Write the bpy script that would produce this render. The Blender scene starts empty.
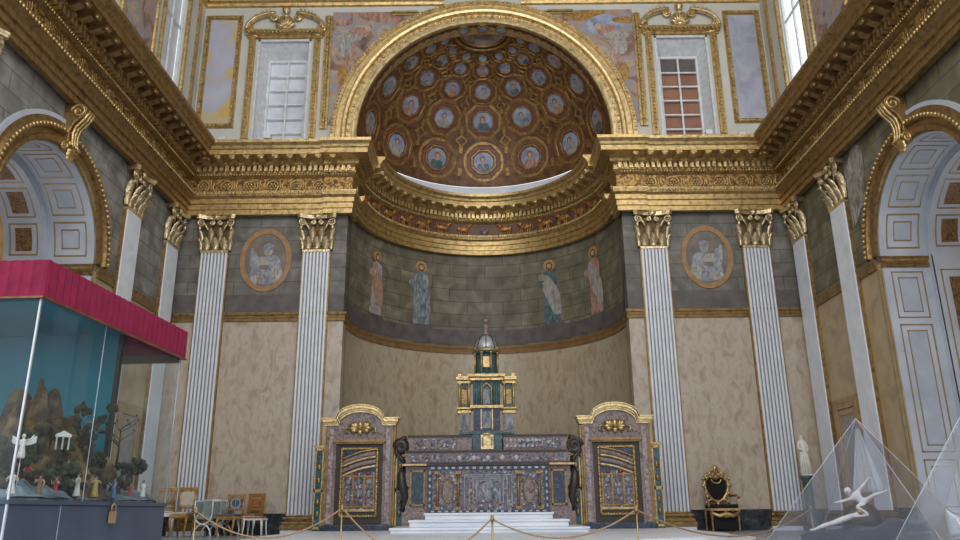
import bpy, math, random
from mathutils import Matrix, Vector
random.seed(7)
C = bpy.context.scene.collection
scn = bpy.context.scene
PI = math.pi
# ------------------------------------------------------------------ camera
CX, CY, CZ = -0.0794, -15.4, 1.10
F_PX, PITCH, YAW, ROLL = 773.85, 0.3027, -0.0021, -0.0091
cy_, sy_ = math.cos(YAW), math.sin(YAW); cp_, sp_ = math.cos(PITCH), math.sin(PITCH)
Fv = Vector((sy_*cp_, cy_*cp_, sp_)); Rv = Vector((cy_, -sy_, 0)); Uv = Rv.cross(Fv)
R2 = Rv*math.cos(ROLL) + Uv*math.sin(ROLL); U2 = -Rv*math.sin(ROLL) + Uv*math.cos(ROLL)
cam = bpy.data.cameras.new('camera'); camo = bpy.data.objects.new('camera', cam); C.objects.link(camo)
cam.sensor_width = 36; cam.lens = F_PX/960*36; cam.clip_end = 200
camo.matrix_world = Matrix(((R2.x, U2.x, -Fv.x, CX), (R2.y, U2.y, -Fv.y, CY), (R2.z, U2.z, -Fv.z, CZ), (0, 0, 0, 1)))
scn.camera = camo
# ------------------------------------------------------------------ world, lights, exposure
w = bpy.data.worlds.new('world'); scn.world = w; w.use_nodes = True
bg = w.node_tree.nodes['Background']; bg.inputs[0].default_value = (.88, .93, 1, 1); bg.inputs[1].default_value = 1.25
def area(name, loc, target, sx, sy, energy, col):
    l = bpy.data.lights.new(name, 'AREA'); l.shape = 'RECTANGLE'; l.size = sx; l.size_y = sy; l.energy = energy; l.color = col
    o = bpy.data.objects.new(name, l); C.objects.link(o); o.location = loc
    o.rotation_euler = (Vector(target)-Vector(loc)).to_track_quat('-Z', 'Y').to_euler()
    return o
area('nave_fill_light', (0, -14.5, 11.0), (0, 0, 5.0), 9, 4, 640, (1, .97, .93))  # added fill area light in place of unseen nave window daylight
area('right_clerestory_daylight', (6.9, -7.5, 10.9), (-3, -3, 6), 5, 2.2, 150, (.9, .95, 1))
scn.view_settings.view_transform = 'Standard'; scn.view_settings.look = 'None'
scn.view_settings.gamma = 1; scn.view_settings.use_curve_mapping = False
scn.view_settings.exposure = 0.08

# ------------------------------------------------------------------ helpers
class MB:
    def __init__(s): s.v = []; s.f = []; s.m = []; s.s = []; s.M = Matrix()
    def add(s, vs, fs, mi=0, smooth=False):
        o = len(s.v); s.v += [tuple(s.M @ Vector(p)) for p in vs]
        for f in fs: s.f.append([i+o for i in f]); s.m.append(mi); s.s.append(smooth)
    def box(s, a, b, mi=0):
        (x0, y0, z0), (x1, y1, z1) = a, b
        if x0 > x1: x0, x1 = x1, x0
        if y0 > y1: y0, y1 = y1, y0
        if z0 > z1: z0, z1 = z1, z0
        s.add([(x0,y0,z0),(x1,y0,z0),(x1,y1,z0),(x0,y1,z0),(x0,y0,z1),(x1,y0,z1),(x1,y1,z1),(x0,y1,z1)],
              [(0,3,2,1),(4,5,6,7),(0,1,5,4),(1,2,6,5),(2,3,7,6),(3,0,4,7)], mi)
    def cbox(s, c, d, mi=0): s.box([c[i]-d[i]/2 for i in range(3)], [c[i]+d[i]/2 for i in range(3)], mi)
    def prism(s, pts, a, b, ax='y', mi=0):
        n = len(pts)
        mk = {'y': lambda p, t: (p[0], t, p[1]), 'x': lambda p, t: (t, p[0], p[1]), 'z': lambda p, t: (p[0], p[1], t)}[ax]
        s.add([mk(p, a) for p in pts]+[mk(p, b) for p in pts],
              [list(range(n)), list(range(2*n-1, n-1, -1))]+[(i, i+n, (i+1) % n+n, (i+1) % n) for i in range(n)], mi)
    def tube(s, pts, r, n=8, mi=0, closed=False, flat=1.0):
        pts = [Vector(p) for p in pts]; k = len(pts)
        rs = r if isinstance(r, (list, tuple)) else [r]*k
        vs = []; up = None
        for i, p in enumerate(pts):
            if closed: t = pts[(i+1) % k]-pts[i-1]
            else: t = pts[min(i+1, k-1)]-pts[max(i-1, 0)]
            if t.length < 1e-9: t = Vector((0, 0, 1))
            t.normalize()
            if up is None: up = t.orthogonal().normalized()
            up = (up-t*up.dot(t))
            up = up.normalized() if up.length > 1e-6 else t.orthogonal().normalized()
            q = t.cross(up)
            for j in range(n):
                a = 2*PI*j/n; vs.append(p+(up*math.cos(a)+q*math.sin(a)*flat)*rs[i])
        fs = []
        for i in range(k if closed else k-1):
            for j in range(n):
                a = i*n+j; b = i*n+(j+1) % n; i2 = (i+1) % k
                fs.append((a, b, i2*n+(j+1) % n, i2*n+j))
        if not closed: fs += [list(range(n-1, -1, -1)), list(range((k-1)*n, k*n))]
        s.add(vs, fs, mi, True)
    def lathe(s, prof, c=(0, 0, 0), n=20, mi=0, a0=0, a1=2*PI, smooth=True, sc=(1, 1)):
        full = abs(a1-a0-2*PI) < 1e-6; m = n if full else n+1; vs = []
        for (r, z) in prof:
            for j in range(m):
                a = a0+(a1-a0)*j/n; vs.append((c[0]+r*math.cos(a)*sc[0], c[1]+r*math.sin(a)*sc[1], c[2]+z))
        fs = []
        for i in range(len(prof)-1):
            for j in range(n):
                j2 = (j+1) % m; fs.append((i*m+j, i*m+j2, (i+1)*m+j2, (i+1)*m+j))
        if full:
            if prof[0][0] > 1e-5: fs.append(list(range(m-1, -1, -1)))
            if prof[-1][0] > 1e-5: fs.append(list(range((len(prof)-1)*m, len(prof)*m)))
        s.add(vs, fs, mi, smooth)
    def ball(s, c, r, n=8, k=5, mi=0):
        r = r if isinstance(r, (list, tuple)) else (r, r, r); vs = [(c[0], c[1], c[2]-r[2])]
        for i in range(1, k):
            t = -PI/2+PI*i/k
            for j in range(n):
                a = 2*PI*j/n; vs.append((c[0]+r[0]*math.cos(t)*math.cos(a), c[1]+r[1]*math.cos(t)*math.sin(a), c[2]+r[2]*math.sin(t)))
        vs.append((c[0], c[1], c[2]+r[2])); L = len(vs)-1
        fs = [(0, 1+(j+1) % n, 1+j) for j in range(n)]
        for i in range(k-2):
            for j in range(n): a = 1+i*n; fs.append((a+j, a+(j+1) % n, a+n+(j+1) % n, a+n+j))
        a = 1+(k-2)*n; fs += [(a+j, a+(j+1) % n, L) for j in range(n)]
        s.add(vs, fs, mi, True)
    def grid(s, fn, nu, nv, mi=0, smooth=True, thick=None):
        vs = [fn(i/nu, j/nv) for j in range(nv+1) for i in range(nu+1)]
        fs = [(j*(nu+1)+i, j*(nu+1)+i+1, (j+1)*(nu+1)+i+1, (j+1)*(nu+1)+i) for j in range(nv) for i in range(nu)]
        if thick:
            n = len(vs); t = Vector(thick); vs = vs+[tuple(Vector(p)+t) for p in vs]
            fs += [tuple(i+n for i in reversed(f)) for f in fs]
            rim = [i for i in range(nu)]+[j*(nu+1)+nu for j in range(nv)]+[nv*(nu+1)+i for i in range(nu, 0, -1)]+[j*(nu+1) for j in range(nv, 0, -1)]
            fs += [(rim[i], rim[(i+1) % len(rim)], rim[(i+1) % len(rim)]+n, rim[i]+n) for i in range(len(rim))]
        s.add(vs, fs, mi, smooth)
    def sweep(s, prof, path, offs, mi=0, smooth=False, caps=True):
        k = len(prof); vs = [(x+ox*p, y+oy*p, z) for (x, y), (ox, oy) in zip(path, offs) for (p, z) in prof]
        fs = [(i*k+j, i*k+j+1, (i+1)*k+j+1, (i+1)*k+j) for i in range(len(path)-1) for j in range(k-1)]
        if caps: fs += [list(range(k)), list(range(len(vs)-1, len(vs)-k-1, -1))]
        s.add(vs, fs, mi, smooth)
    def build(s, name, mat, parent=None, loc=None, bev=0, kind=None):
        me = bpy.data.meshes.new(name); me.from_pydata(s.v, [], s.f); me.validate()
        mats = mat if isinstance(mat, (list, tuple)) else [mat]
        for m_ in mats: me.materials.append(m_)
        if len(me.polygons) == len(s.f):
            me.polygons.foreach_set('material_index', s.m); me.polygons.foreach_set('use_smooth', s.s)
        import bmesh
        b = bmesh.new(); b.from_mesh(me); bmesh.ops.recalc_face_normals(b, faces=b.faces); b.to_mesh(me); b.free()
        o = bpy.data.objects.new(name, me); C.objects.link(o)
        if parent: o.parent = parent
        if loc: o.location = loc
        if bev:
            b = o.modifiers.new('bevel', 'BEVEL'); b.width = bev; b.segments = 2; b.limit_method = 'ANGLE'
        if kind: o['kind'] = kind
        return o
def tag(o, label, cat, group=None, kind=None):
    o['label'] = label; o['category'] = cat
    if group: o['group'] = group
    if kind: o['kind'] = kind
    return o
def thing(name, label, cat, loc=(0, 0, 0), rz=0, group=None, scale=1):
    o = bpy.data.objects.new(name, None); C.objects.link(o); o.location = loc; o.rotation_euler = (0, 0, rz)
    o.empty_display_size = .1
    if scale != 1: o.scale = (scale,)*3 if not isinstance(scale, tuple) else scale
    return tag(o, label, cat, group)
def kids(root): return [o for o in C.objects if o.parent == root]
def dup(root, loc=None, rz=None, label=None, group=None, scale=None):
    def cp(o, par):
        c = o.copy(); C.objects.link(c); c.parent = par
        for ch in kids(o): cp(ch, c)
        return c
    r = cp(root, None)
    if loc is not None: r.location = loc
    if rz is not None: r.rotation_euler = (0, 0, rz)
    if scale is not None: r.scale = scale
    if label: r['label'] = label
    if group: r['group'] = group
    return r
# ---- materials
def newmat(name):
    m = bpy.data.materials.new(name); m.use_nodes = True; nt = m.node_tree
    return m, nt, nt.nodes['Principled BSDF']
def coords(nt, kind):
    tc = nt.nodes.new('ShaderNodeTexCoord'); out = tc.outputs['Object']
    if kind == 'obj': return out
    sx = nt.nodes.new('ShaderNodeSeparateXYZ'); nt.links.new(out, sx.inputs[0]); cb = nt.nodes.new('ShaderNodeCombineXYZ')
    if kind == 'xz': nt.links.new(sx.outputs[0], cb.inputs[0])
    elif kind == 'yz': nt.links.new(sx.outputs[1], cb.inputs[0])
    elif kind == 'absxz':
        a = nt.nodes.new('ShaderNodeMath'); a.operation = 'PINGPONG'; a.inputs[1].default_value = 1.16
        nt.links.new(sx.outputs[0], a.inputs[0]); nt.links.new(a.outputs[0], cb.inputs[0])
    elif kind == 'cyl':
        s_ = nt.nodes.new('ShaderNodeMath'); s_.operation = 'SUBTRACT'; s_.inputs[1].default_value = .35; nt.links.new(sx.outputs[1], s_.inputs[0])
        a = nt.nodes.new('ShaderNodeMath'); a.operation = 'ARCTAN2'; nt.links.new(sx.outputs[0], a.inputs[0]); nt.links.new(s_.outputs[0], a.inputs[1])
        b = nt.nodes.new('ShaderNodeMath'); b.operation = 'MULTIPLY'; b.inputs[1].default_value = 2.92; nt.links.new(a.outputs[0], b.inputs[0]); nt.links.new(b.outputs[0], cb.inputs[0])
    nt.links.new(sx.outputs[2], cb.inputs[1])
    return cb.outputs[0]
def ramp(nt, fac, stops):
    r = nt.nodes.new('ShaderNodeValToRGB'); e = r.color_ramp.elements
    while len(e) > 1: e.remove(e[-1])
    e[0].position = stops[0][0]; e[0].color = (*stops[0][1], 1)
    for p, c in stops[1:]: q = e.new(p); q.color = (*c, 1)
    nt.links.new(fac, r.inputs[0]); return r.outputs[0]
def mat(name, stops, tex='noise', co='obj', scale=5, detail=5, dist=0, stretch=(1, 1, 1), rough=.5, metal=0, bump=0, bscale=None, coat=0, rrange=None):
    m, nt, bs = newmat(name)
    v = coords(nt, co)
    mp = nt.nodes.new('ShaderNodeMapping'); mp.inputs['Scale'].default_value = stretch; nt.links.new(v, mp.inputs[0]); v = mp.outputs[0]
    if len(stops) == 3 and not isinstance(stops[0], tuple): stops = [(0, tuple(stops))]
    if tex == 'noise':
        t = nt.nodes.new('ShaderNodeTexNoise'); t.inputs['Scale'].default_value = scale; t.inputs['Detail'].default_value = detail; t.inputs['Distortion'].default_value = dist; f = t.outputs[0]
    elif tex == 'voronoi':
        t = nt.nodes.new('ShaderNodeTexVoronoi'); t.inputs['Scale'].default_value = scale
        sx = nt.nodes.new('ShaderNodeSeparateColor'); nt.links.new(t.outputs['Color'], sx.inputs[0]); f = sx.outputs[0]
    nt.links.new(v, t.inputs['Vector'])
    nt.links.new(ramp(nt, f, stops), bs.inputs['Base Color'])
    bs.inputs['Roughness'].default_value = rough; bs.inputs['Metallic'].default_value = metal; bs.inputs['Coat Weight'].default_value = coat
    if bump:
        b = nt.nodes.new('ShaderNodeBump'); b.inputs['Strength'].default_value = bump; b.inputs['Distance'].default_value = .02
        n2 = nt.nodes.new('ShaderNodeTexNoise'); n2.inputs['Scale'].default_value = bscale or scale*3; nt.links.new(v, n2.inputs['Vector'])
        nt.links.new(n2.outputs[0], b.inputs['Height']); nt.links.new(b.outputs[0], bs.inputs['Normal'])
    return m
def flat(name, c, rough=.5, metal=0): return mat(name, [(.35, tuple(x*.88 for x in c)), (.65, tuple(min(1, x*1.1) for x in c))], scale=9, rough=rough, metal=metal)
def stone_mat(name, co, c1, c2, mort, bw=.95, bh=.30, noise_amt=.55):
    m, nt, bs = newmat(name); v = coords(nt, co)
    br = nt.nodes.new('ShaderNodeTexBrick'); br.inputs['Scale'].default_value = 1; br.inputs['Brick Width'].default_value = bw; br.inputs['Row Height'].default_value = bh
    br.inputs['Mortar Size'].default_value = .012; br.inputs['Mortar Smooth'].default_value = .3
    br.inputs['Color1'].default_value = (*c1, 1); br.inputs['Color2'].default_value = (*c2, 1); br.inputs['Mortar'].default_value = (*mort, 1)
    nt.links.new(v, br.inputs['Vector'])
    n = nt.nodes.new('ShaderNodeTexNoise'); n.inputs['Scale'].default_value = 2.6; n.inputs['Detail'].default_value = 10; n.inputs['Distortion'].default_value = .6; nt.links.new(v, n.inputs['Vector'])
    c = ramp(nt, n.outputs[0], [(.3, (.45, .45, .45)), (.5, (.85, .85, .82)), (.72, (1.5, 1.5, 1.6))])
    mx = nt.nodes.new('ShaderNodeMix'); mx.data_type = 'RGBA'; mx.blend_type = 'MULTIPLY'; mx.inputs[0].default_value = noise_amt
    nt.links.new(br.outputs[0], mx.inputs[6]); nt.links.new(c, mx.inputs[7]); nt.links.new(mx.outputs[2], bs.inputs['Base Color'])
    bs.inputs['Roughness'].default_value = .6
    return m
def glass_mat(name, tint=(1, 1, 1), veil=.1, rough=.02, ior=1.45):
    m, nt, bs = newmat(name); nt.nodes.remove(bs); out = nt.nodes['Material Output']
    tr = nt.nodes.new('ShaderNodeBsdfTransparent'); tr.inputs[0].default_value = (*tint, 1)
    gl = nt.nodes.new('ShaderNodeBsdfGlossy'); gl.inputs['Roughness'].default_value = rough
    df = nt.nodes.new('ShaderNodeBsdfDiffuse'); df.inputs[0].default_value = (.85, .87, .9, 1)
    fr = nt.nodes.new('ShaderNodeFresnel'); fr.inputs[0].default_value = ior
    m1 = nt.nodes.new('ShaderNodeMixShader'); m2 = nt.nodes.new('ShaderNodeMixShader')
    ge = nt.nodes.new('ShaderNodeNewGeometry'); mu = nt.nodes.new('ShaderNodeMath'); mu.operation = 'SUBTRACT'; mu.use_clamp = True
    nt.links.new(fr.outputs[0], mu.inputs[0]); nt.links.new(ge.outputs['Backfacing'], mu.inputs[1]); nt.links.new(mu.outputs[0], m1.inputs[0]); nt.links.new(tr.outputs[0], m1.inputs[1]); nt.links.new(gl.outputs[0], m1.inputs[2])
    m2.inputs[0].default_value = veil; nt.links.new(m1.outputs[0], m2.inputs[1]); nt.links.new(df.outputs[0], m2.inputs[2])
    nt.links.new(m2.outputs[0], out.inputs[0])
    return m
def gold_mat(name, c, rough=.36, bump=.5, bs=30, metal=.75):
    return mat(name, [(.25, tuple(x*.45 for x in c)), (.5, c), (.75, tuple(min(1, x*1.25) for x in c))], scale=11, detail=6, rough=rough, metal=metal, bump=bump, bscale=bs)
M = {}
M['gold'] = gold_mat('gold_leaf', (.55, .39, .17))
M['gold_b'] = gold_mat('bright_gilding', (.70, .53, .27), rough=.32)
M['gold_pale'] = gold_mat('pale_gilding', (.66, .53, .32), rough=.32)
M['gold_d'] = gold_mat('brown_gilding', (.32, .205, .085), rough=.42)  # brown gilding; on the side cornices its darkness paints in their shade
M['bell'] = gold_mat('shaded_capital_ground', (.16, .10, .04), rough=.6, metal=.3)  # darkened so the shade between capital leaves sits in the colour
M['frieze'] = mat('gilt_rinceaux_frieze', [(.30, (.10, .045, .02)), (.46, (.20, .10, .035)), (.54, (.46, .28, .08)), (.7, (.5, .3, .1))], scale=7, detail=4, dist=2.2, rough=.42, metal=.5, bump=.6, bscale=20)
M['frieze_red'] = mat('brown_painted_frieze', [(.35, (.07, .035, .025)), (.6, (.17, .08, .045))], scale=6, rough=.5)
M['animal'] = mat('gilt_bronze_relief', [(.35, (.26, .11, .03)), (.6, (.52, .27, .08))], scale=12, rough=.4, metal=.5, bump=.4)
M['marble'] = mat('beige_alabaster', [(.28, (.36, .28, .20)), (.44, (.46, .375, .29)), (.58, (.53, .455, .37)), (.75, (.42, .33, .24))], co='xz', scale=4.2, detail=9, dist=.8, stretch=(1.6, .8, 1), rough=.28)
M['marble_cyl'] = mat('beige_alabaster_in_apse', [(.28, (.34, .27, .17)), (.44, (.44, .36, .245)), (.58, (.51, .43, .31)), (.75, (.40, .31, .20))], co='cyl', scale=4.2, detail=9, dist=.8, stretch=(1.6, .8, 1), rough=.3)
M['marble_yz'] = mat('yellow_ochre_marble', [(.3, (.34, .24, .13)), (.5, (.44, .33, .19)), (.7, (.50, .39, .25))], co='yz', scale=2, detail=7, dist=1.2, rough=.35)
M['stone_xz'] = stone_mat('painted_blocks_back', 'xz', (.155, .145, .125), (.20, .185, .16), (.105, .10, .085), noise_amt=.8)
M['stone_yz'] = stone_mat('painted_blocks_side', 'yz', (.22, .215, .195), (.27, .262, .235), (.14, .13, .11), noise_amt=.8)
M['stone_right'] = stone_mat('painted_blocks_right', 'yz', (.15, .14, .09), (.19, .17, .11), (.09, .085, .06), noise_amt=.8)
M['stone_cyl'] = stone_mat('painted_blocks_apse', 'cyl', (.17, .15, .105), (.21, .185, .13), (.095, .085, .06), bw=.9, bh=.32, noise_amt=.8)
M['plinth_paint'] = mat('dark_painted_plinth', [(.3, (.085, .075, .075)), (.7, (.15, .13, .12))], scale=4, rough=.6)
M['black'] = mat('black_marble', [(.4, (.02, .02, .028)), (.62, (.05, .055, .06)), (.75, (.16, .17, .17))], scale=4, detail=8, dist=2, rough=.2)
M['white'] = mat('white_marble', [(.3, (.68, .72, .79)), (.7, (.83, .86, .92))], scale=3, detail=6, dist=1, rough=.32)
M['flute'] = mat('grey_flute_stone', [(.3, (.31, .31, .34)), (.7, (.42, .40, .38))], scale=5, rough=.4)  # groove faces coloured a darker grey than the shaft
M['wallgrey'] = mat('pale_grey_stucco', [(.3, (.56, .56, .51)), (.7, (.64, .63, .58))], scale=2, rough=.7)
M['reveal'] = flat('white_reveal_paint', (.66, .68, .71), .6)
M['bluepanel'] = mat('blue_grey_fresco', [(.3, (.30, .31, .37)), (.55, (.42, .44, .54)), (.72, (.50, .52, .62))], scale=2.2, detail=6, dist=.8, rough=.7)
M['ochrepanel'] = mat('ochre_cloud_fresco', [(.36, (.62, .42, .12)), (.46, (.55, .47, .30)), (.54, (.46, .47, .58)), (.8, (.55, .56, .66))], scale=1.4, detail=4, dist=.6, rough=.7)
M['painting'] = mat('painted_sky_with_angels', [(.28, (.09, .07, .09)), (.40, (.24, .15, .12)), (.47, (.42, .28, .20)), (.54, (.26, .27, .35)), (.62, (.46, .37, .25)), (.75, (.30, .20, .13))], scale=2.3, detail=9, dist=.9, rough=.65)
M['floor'] = stone_mat('grey_marble_floor', 'obj', (.46, .49, .55), (.42, .45, .52), (.28, .30, .34), bw=.8, bh=.8, noise_amt=.3)
M['floor'].node_tree.nodes['Principled BSDF'].inputs['Roughness'].default_value = .22
M['step'] = mat('white_step_marble', [(.3, (.70, .75, .84)), (.7, (.84, .88, .95))], scale=2, rough=.3)
M['dome'] = mat('red_brown_dome_ground', [(.35, (.09, .04, .02)), (.6, (.19, .09, .035)), (.75, (.27, .15, .05))], scale=6, detail=6, rough=.5, metal=.15)
M['coffer'] = mat('gilt_brown_coffer', [(.3, (.17, .09, .03)), (.55, (.35, .21, .07)), (.75, (.46, .30, .10))], scale=14, rough=.42, metal=.45, bump=.4)
M['coffer_red'] = mat('dark_red_band', [(.3, (.13, .045, .03)), (.7, (.24, .085, .05))], scale=14, rough=.5)
M['sky'] = mat('roundel_blue_ground', [(.35, (.20, .24, .36)), (.65, (.38, .42, .54))], scale=5, rough=.5)
M['skin'] = flat('painted_skin', (.50, .33, .24)); M['hair'] = flat('painted_brown_hair', (.13, .07, .045))
M['robe_b'] = mat('painted_blue_robe', [(.3, (.07, .09, .115)), (.5, (.18, .215, .235)), (.7, (.42, .42, .42))], scale=6, dist=1.5, stretch=(2, 2, .7), rough=.6)
M['robe_w'] = mat('painted_white_robe', [(.3, (.20, .185, .165)), (.5, (.33, .31, .28)), (.7, (.48, .46, .43))], scale=6, dist=1.5, stretch=(2, 2, .7), rough=.6)
M['robe_r'] = mat('painted_rose_robe', [(.3, (.22, .11, .08)), (.5, (.38, .22, .16)), (.7, (.50, .36, .28))], scale=6, dist=1.5, stretch=(2, 2, .7), rough=.6)
M['robe_t'] = mat('painted_teal_robe', [(.3, (.035, .06, .07)), (.5, (.08, .13, .145)), (.7, (.18, .23, .24))], scale=6, dist=1.5, stretch=(2, 2, .7), rough=.6)
M['robe_g'] = mat('grisaille_figure', [(.3, (.15, .15, .17)), (.5, (.26, .265, .30)), (.7, (.42, .42, .46))], scale=5, dist=1.6, rough=.6)
M['halo'] = flat('painted_ochre_halo', (.46, .27, .08)); M['orange'] = mat('orange_painted_frame', [(.3, (.28, .15, .07)), (.7, (.40, .25, .12))], scale=8, rough=.6)
M['oval'] = mat('brown_grey_oval_ground', [(.3, (.13, .11, .10)), (.7, (.24, .20, .17))], scale=4, rough=.6)
M['pietra'] = mat('pink_grey_breccia', [(.32, (.09, .06, .065)), (.45, (.21, .15, .135)), (.55, (.31, .24, .215)), (.62, (.13, .105, .115)), (.75, (.37, .31, .28))], scale=11, detail=5, dist=1.4, rough=.25)
M['mosaic'] = mat('hardstone_inlay', [(0, (.06, .05, .07)), (.25, (.14, .12, .15)), (.4, (.20, .13, .12)), (.55, (.08, .12, .20)), (.68, (.24, .21, .23)), (.82, (.22, .15, .07)), (.93, (.42, .42, .46))], tex='voronoi', scale=34, rough=.25, metal=.1)
for nd in M['mosaic'].node_tree.nodes:
    if nd.type == 'VALTORGB': nd.color_ramp.interpolation = 'CONSTANT'
M['lapis'] = mat('lapis_blue_stone', [(.3, (.015, .02, .035)), (.55, (.03, .05, .085)), (.75, (.10, .14, .19))], scale=16, detail=5, dist=1, rough=.22)
M['teal'] = mat('teal_jasper', [(.3, (.025, .05, .06)), (.6, (.05, .13, .15)), (.8, (.14, .24, .24))], scale=14, detail=5, dist=1, rough=.25)
M['pinkstrip'] = mat('speckled_pink_marble', [(.35, (.16, .11, .11)), (.5, (.32, .24, .235)), (.65, (.44, .36, .35))], scale=24, rough=.3); M['studs'] = flat('pearl_grey_studs', (.42, .42, .44), .3); M['redstone'] = flat('red_jasper', (.22, .03, .03), .3)
M['bronze'] = flat('dark_bronze', (.055, .045, .04), .4, .4)
M['grey_silver'] = flat('grey_silver_scales', (.42, .44, .46), .35, .4)
M['crimson'] = mat('crimson_cloth', [(.3, (.22, .006, .042)), (.7, (.31, .010, .062))], scale=12, rough=.8)
M['casegrey'] = mat('blue_grey_painted_board', [(.3, (.05, .07, .11)), (.7, (.08, .105, .15))], scale=2, rough=.4)
M['tealback'] = mat('teal_painted_backdrop', [(.3, (.025, .25, .33)), (.7, (.05, .35, .43))], scale=1.2, rough=.8)
M['glass'] = glass_mat('clear_case_glass', (.96, .99, 1), .015)
M['acryl'] = glass_mat('veiled_acrylic', (.93, .94, .97), .030, .05, 1.28)  # acrylic with a faint even white veil mixed in
M['steel'] = flat('bright_aluminium', (.75, .78, .82), .3, .7)
M['rock'] = mat('brown_cork_rock', [(.32, (.02, .014, .01)), (.5, (.13, .085, .035)), (.68, (.34, .22, .08))], scale=7, detail=7, dist=.5, rough=.9, bump=1, bscale=15)
M['water'] = mat('blue_grey_village_ground', [(.3, (.06, .08, .09)), (.5, (.14, .20, .24)), (.7, (.30, .36, .40))], scale=9, rough=.7, bump=1)
M['leaf'] = mat('dark_green_foliage', [(.3, (.015, .02, .012)), (.7, (.06, .07, .03))], scale=14, rough=.9)
M['ivory'] = flat('ivory_white_sculpture', (.74, .70, .64), .45); M['white_wood'] = flat('white_painted_wood', (.72, .75, .76), .4)
M['giltwood'] = mat('gilt_brown_wood', [(.3, (.26, .13, .035)), (.6, (.50, .30, .10))], scale=14, rough=.4, metal=.35)
M['cream'] = flat('cream_upholstery', (.58, .52, .42), .8); M['greygreen'] = flat('grey_green_upholstery', (.27, .32, .30), .8)
M['tapestry'] = flat('blue_tapestry', (.10, .12, .20), .85); M['laurel'] = flat('pale_laurel_thread', (.36, .38, .40), .85)
M['brocade'] = mat('orange_brocade', [(.4, (.20, .07, .02)), (.5, (.42, .19, .05)), (.6, (.28, .10, .03))], scale=16, dist=1.5, rough=.8)
M['velvet'] = flat('black_velvet', (.008, .006, .007), .9)
M['rope'] = flat('ochre_rope', (.36, .22, .11), .8); M['brass'] = flat('worn_brass', (.34, .25, .12), .4, .7)
M['blind'] = mat('white_window_blind', [(.3, (.60, .63, .68)), (.7, (.78, .81, .86))], scale=3, rough=.8)
M['redblind'] = mat('red_brown_shutter', [(.3, (.26, .12, .08)), (.7, (.38, .19, .12))], scale=3, rough=.7)
M['archpanel'] = mat('pale_blue_grey_panel', [(.3, (.36, .40, .46)), (.7, (.46, .50, .57))], scale=3, rough=.4)
M['archwhite'] = mat('white_arch_stucco', [(.3, (.40, .43, .49)), (.7, (.52, .55, .61))], scale=2, rough=.5)
M['goldline'] = flat('thin_gilt_line', (.36, .27, .14), .4, .3)
M['darkred'] = mat('dark_red_arabesque', [(.42, (.08, .035, .022)), (.5, (.30, .17, .06)), (.58, (.11, .045, .03)), (.7, (.34, .20, .07))], scale=16, dist=1.5, rough=.5)
M['woodframe'] = mat('ochre_wood_frame', [(.3, (.30, .19, .09)), (.7, (.46, .31, .16))], scale=6, rough=.5)
M['greypane'] = flat('grey_door_panel', (.30, .28, .24), .4)
M['warmwall'] = mat('warm_corridor_wall', [(.3, (.42, .30, .14)), (.7, (.60, .46, .26))], scale=3, rough=.7)

# ------------------------------------------------------------------ setting
W = 6.45; ZF = .72; AY = .35; AR = 2.92; YB = -12.5
ARC = -4.7; AIN = 1.40; AOUT = 1.75; ASP = 5.03       # side arches
mb = MB(); mb.box((-14, -22, -.2), (14, -7.7, 0)); mb.build('floor', M['floor'], kind='structure')
mb = MB(); mb.box((-6.9, -7.7, 0), (6.9, 3.6, ZF)); mb.build('floor', M['floor'], kind='structure')
for i in range(3):
    mb = MB(); mb.box((-2, -7.7-.3*(3-i), 0), (2, -7.7, .18*(i+1)))
    if i == 0: st = MB()
    st.box((-2, -7.7-.3*(3-i), .18*i), (2, -7.7, .18*(i+1)))
tag(st.build('stone_steps', M['step'], bev=.01), 'white marble steps rising from the nave to the sanctuary', 'steps')
def bow(r, z0, z1):
    pts = [(-r, -.25), (-r, -4.1)]+[(-r*math.cos(a), -4.1-r*.9*math.sin(a)) for a in [PI*i/28 for i in range(1, 28)]]+[(r, -4.1), (r, -.25)]
    m_ = MB(); m_.prism(pts, z0, z1, 'z'); return m_
plat = thing('altar_platform', 'low bowed white marble platform spread before the altar and side portals', 'platform', (0, 0, 0))
bow(3.52, ZF, .755).build('lower_step', M['step'], plat, bev=.006)
pm = bow(3.2, .755, .80); pm.build('upper_step', M['step'], plat, bev=.006)
mb = MB()
pts = [(-2.9, .0), (2.9, .0)]+[(2.88*math.cos(a), AY+2.88*math.sin(a)) for a in [PI*i/24 for i in range(25)]]
mb.prism(pts, ZF, .80, 'z'); mb.build('floor', M['floor'], kind='structure')

def wall_back():
    m_ = MB()
    for s in (-1, 1):
        m_.box((s*(W+.3), 0, 0), (s*AR, .35, 4.93), 0)
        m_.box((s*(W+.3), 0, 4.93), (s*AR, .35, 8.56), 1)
        m_.box((s*W, -.015, 5.0), (s*AR, .0, 5.42), 3)
        # gallery wall around the window
        x0, x1 = (3.93, 5.15)
        m_.box((s*(W+.3), 0, 8.56), (s*x1, .35, 13.2), 2); m_.box((s*x0, 0, 8.56), (s*3.38, .35, 13.2), 2)
        m_.box((s*x0, 0, 8.56), (s*x1, .35, 8.95), 2); m_.box((s*x0, 0, 11.5), (s*x1, .35, 13.2), 2)
    n = 32; vs = []; fs = []
    for i in range(n+1):
        a = PI*i/n; c, s_ = math.cos(a), math.sin(a); vs.append((2.83*c, 9.05+2.83*s_))
        t = min(3.38/max(abs(c), 1e-6), 4.15/max(s_, 1e-6)); vs.append((t*c, 9.05+t*s_))
    for y0 in (0, .35):
        m_.add([(x, y0, z) for x, z in vs], [(2*i, 2*i+1, 2*i+3, 2*i+2) for i in range(n)], 2)
    return m_.build('wall_back', [M['marble'], M['stone_xz'], M['wallgrey'], M['plinth_paint']], kind='structure')
wall_back()
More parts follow.
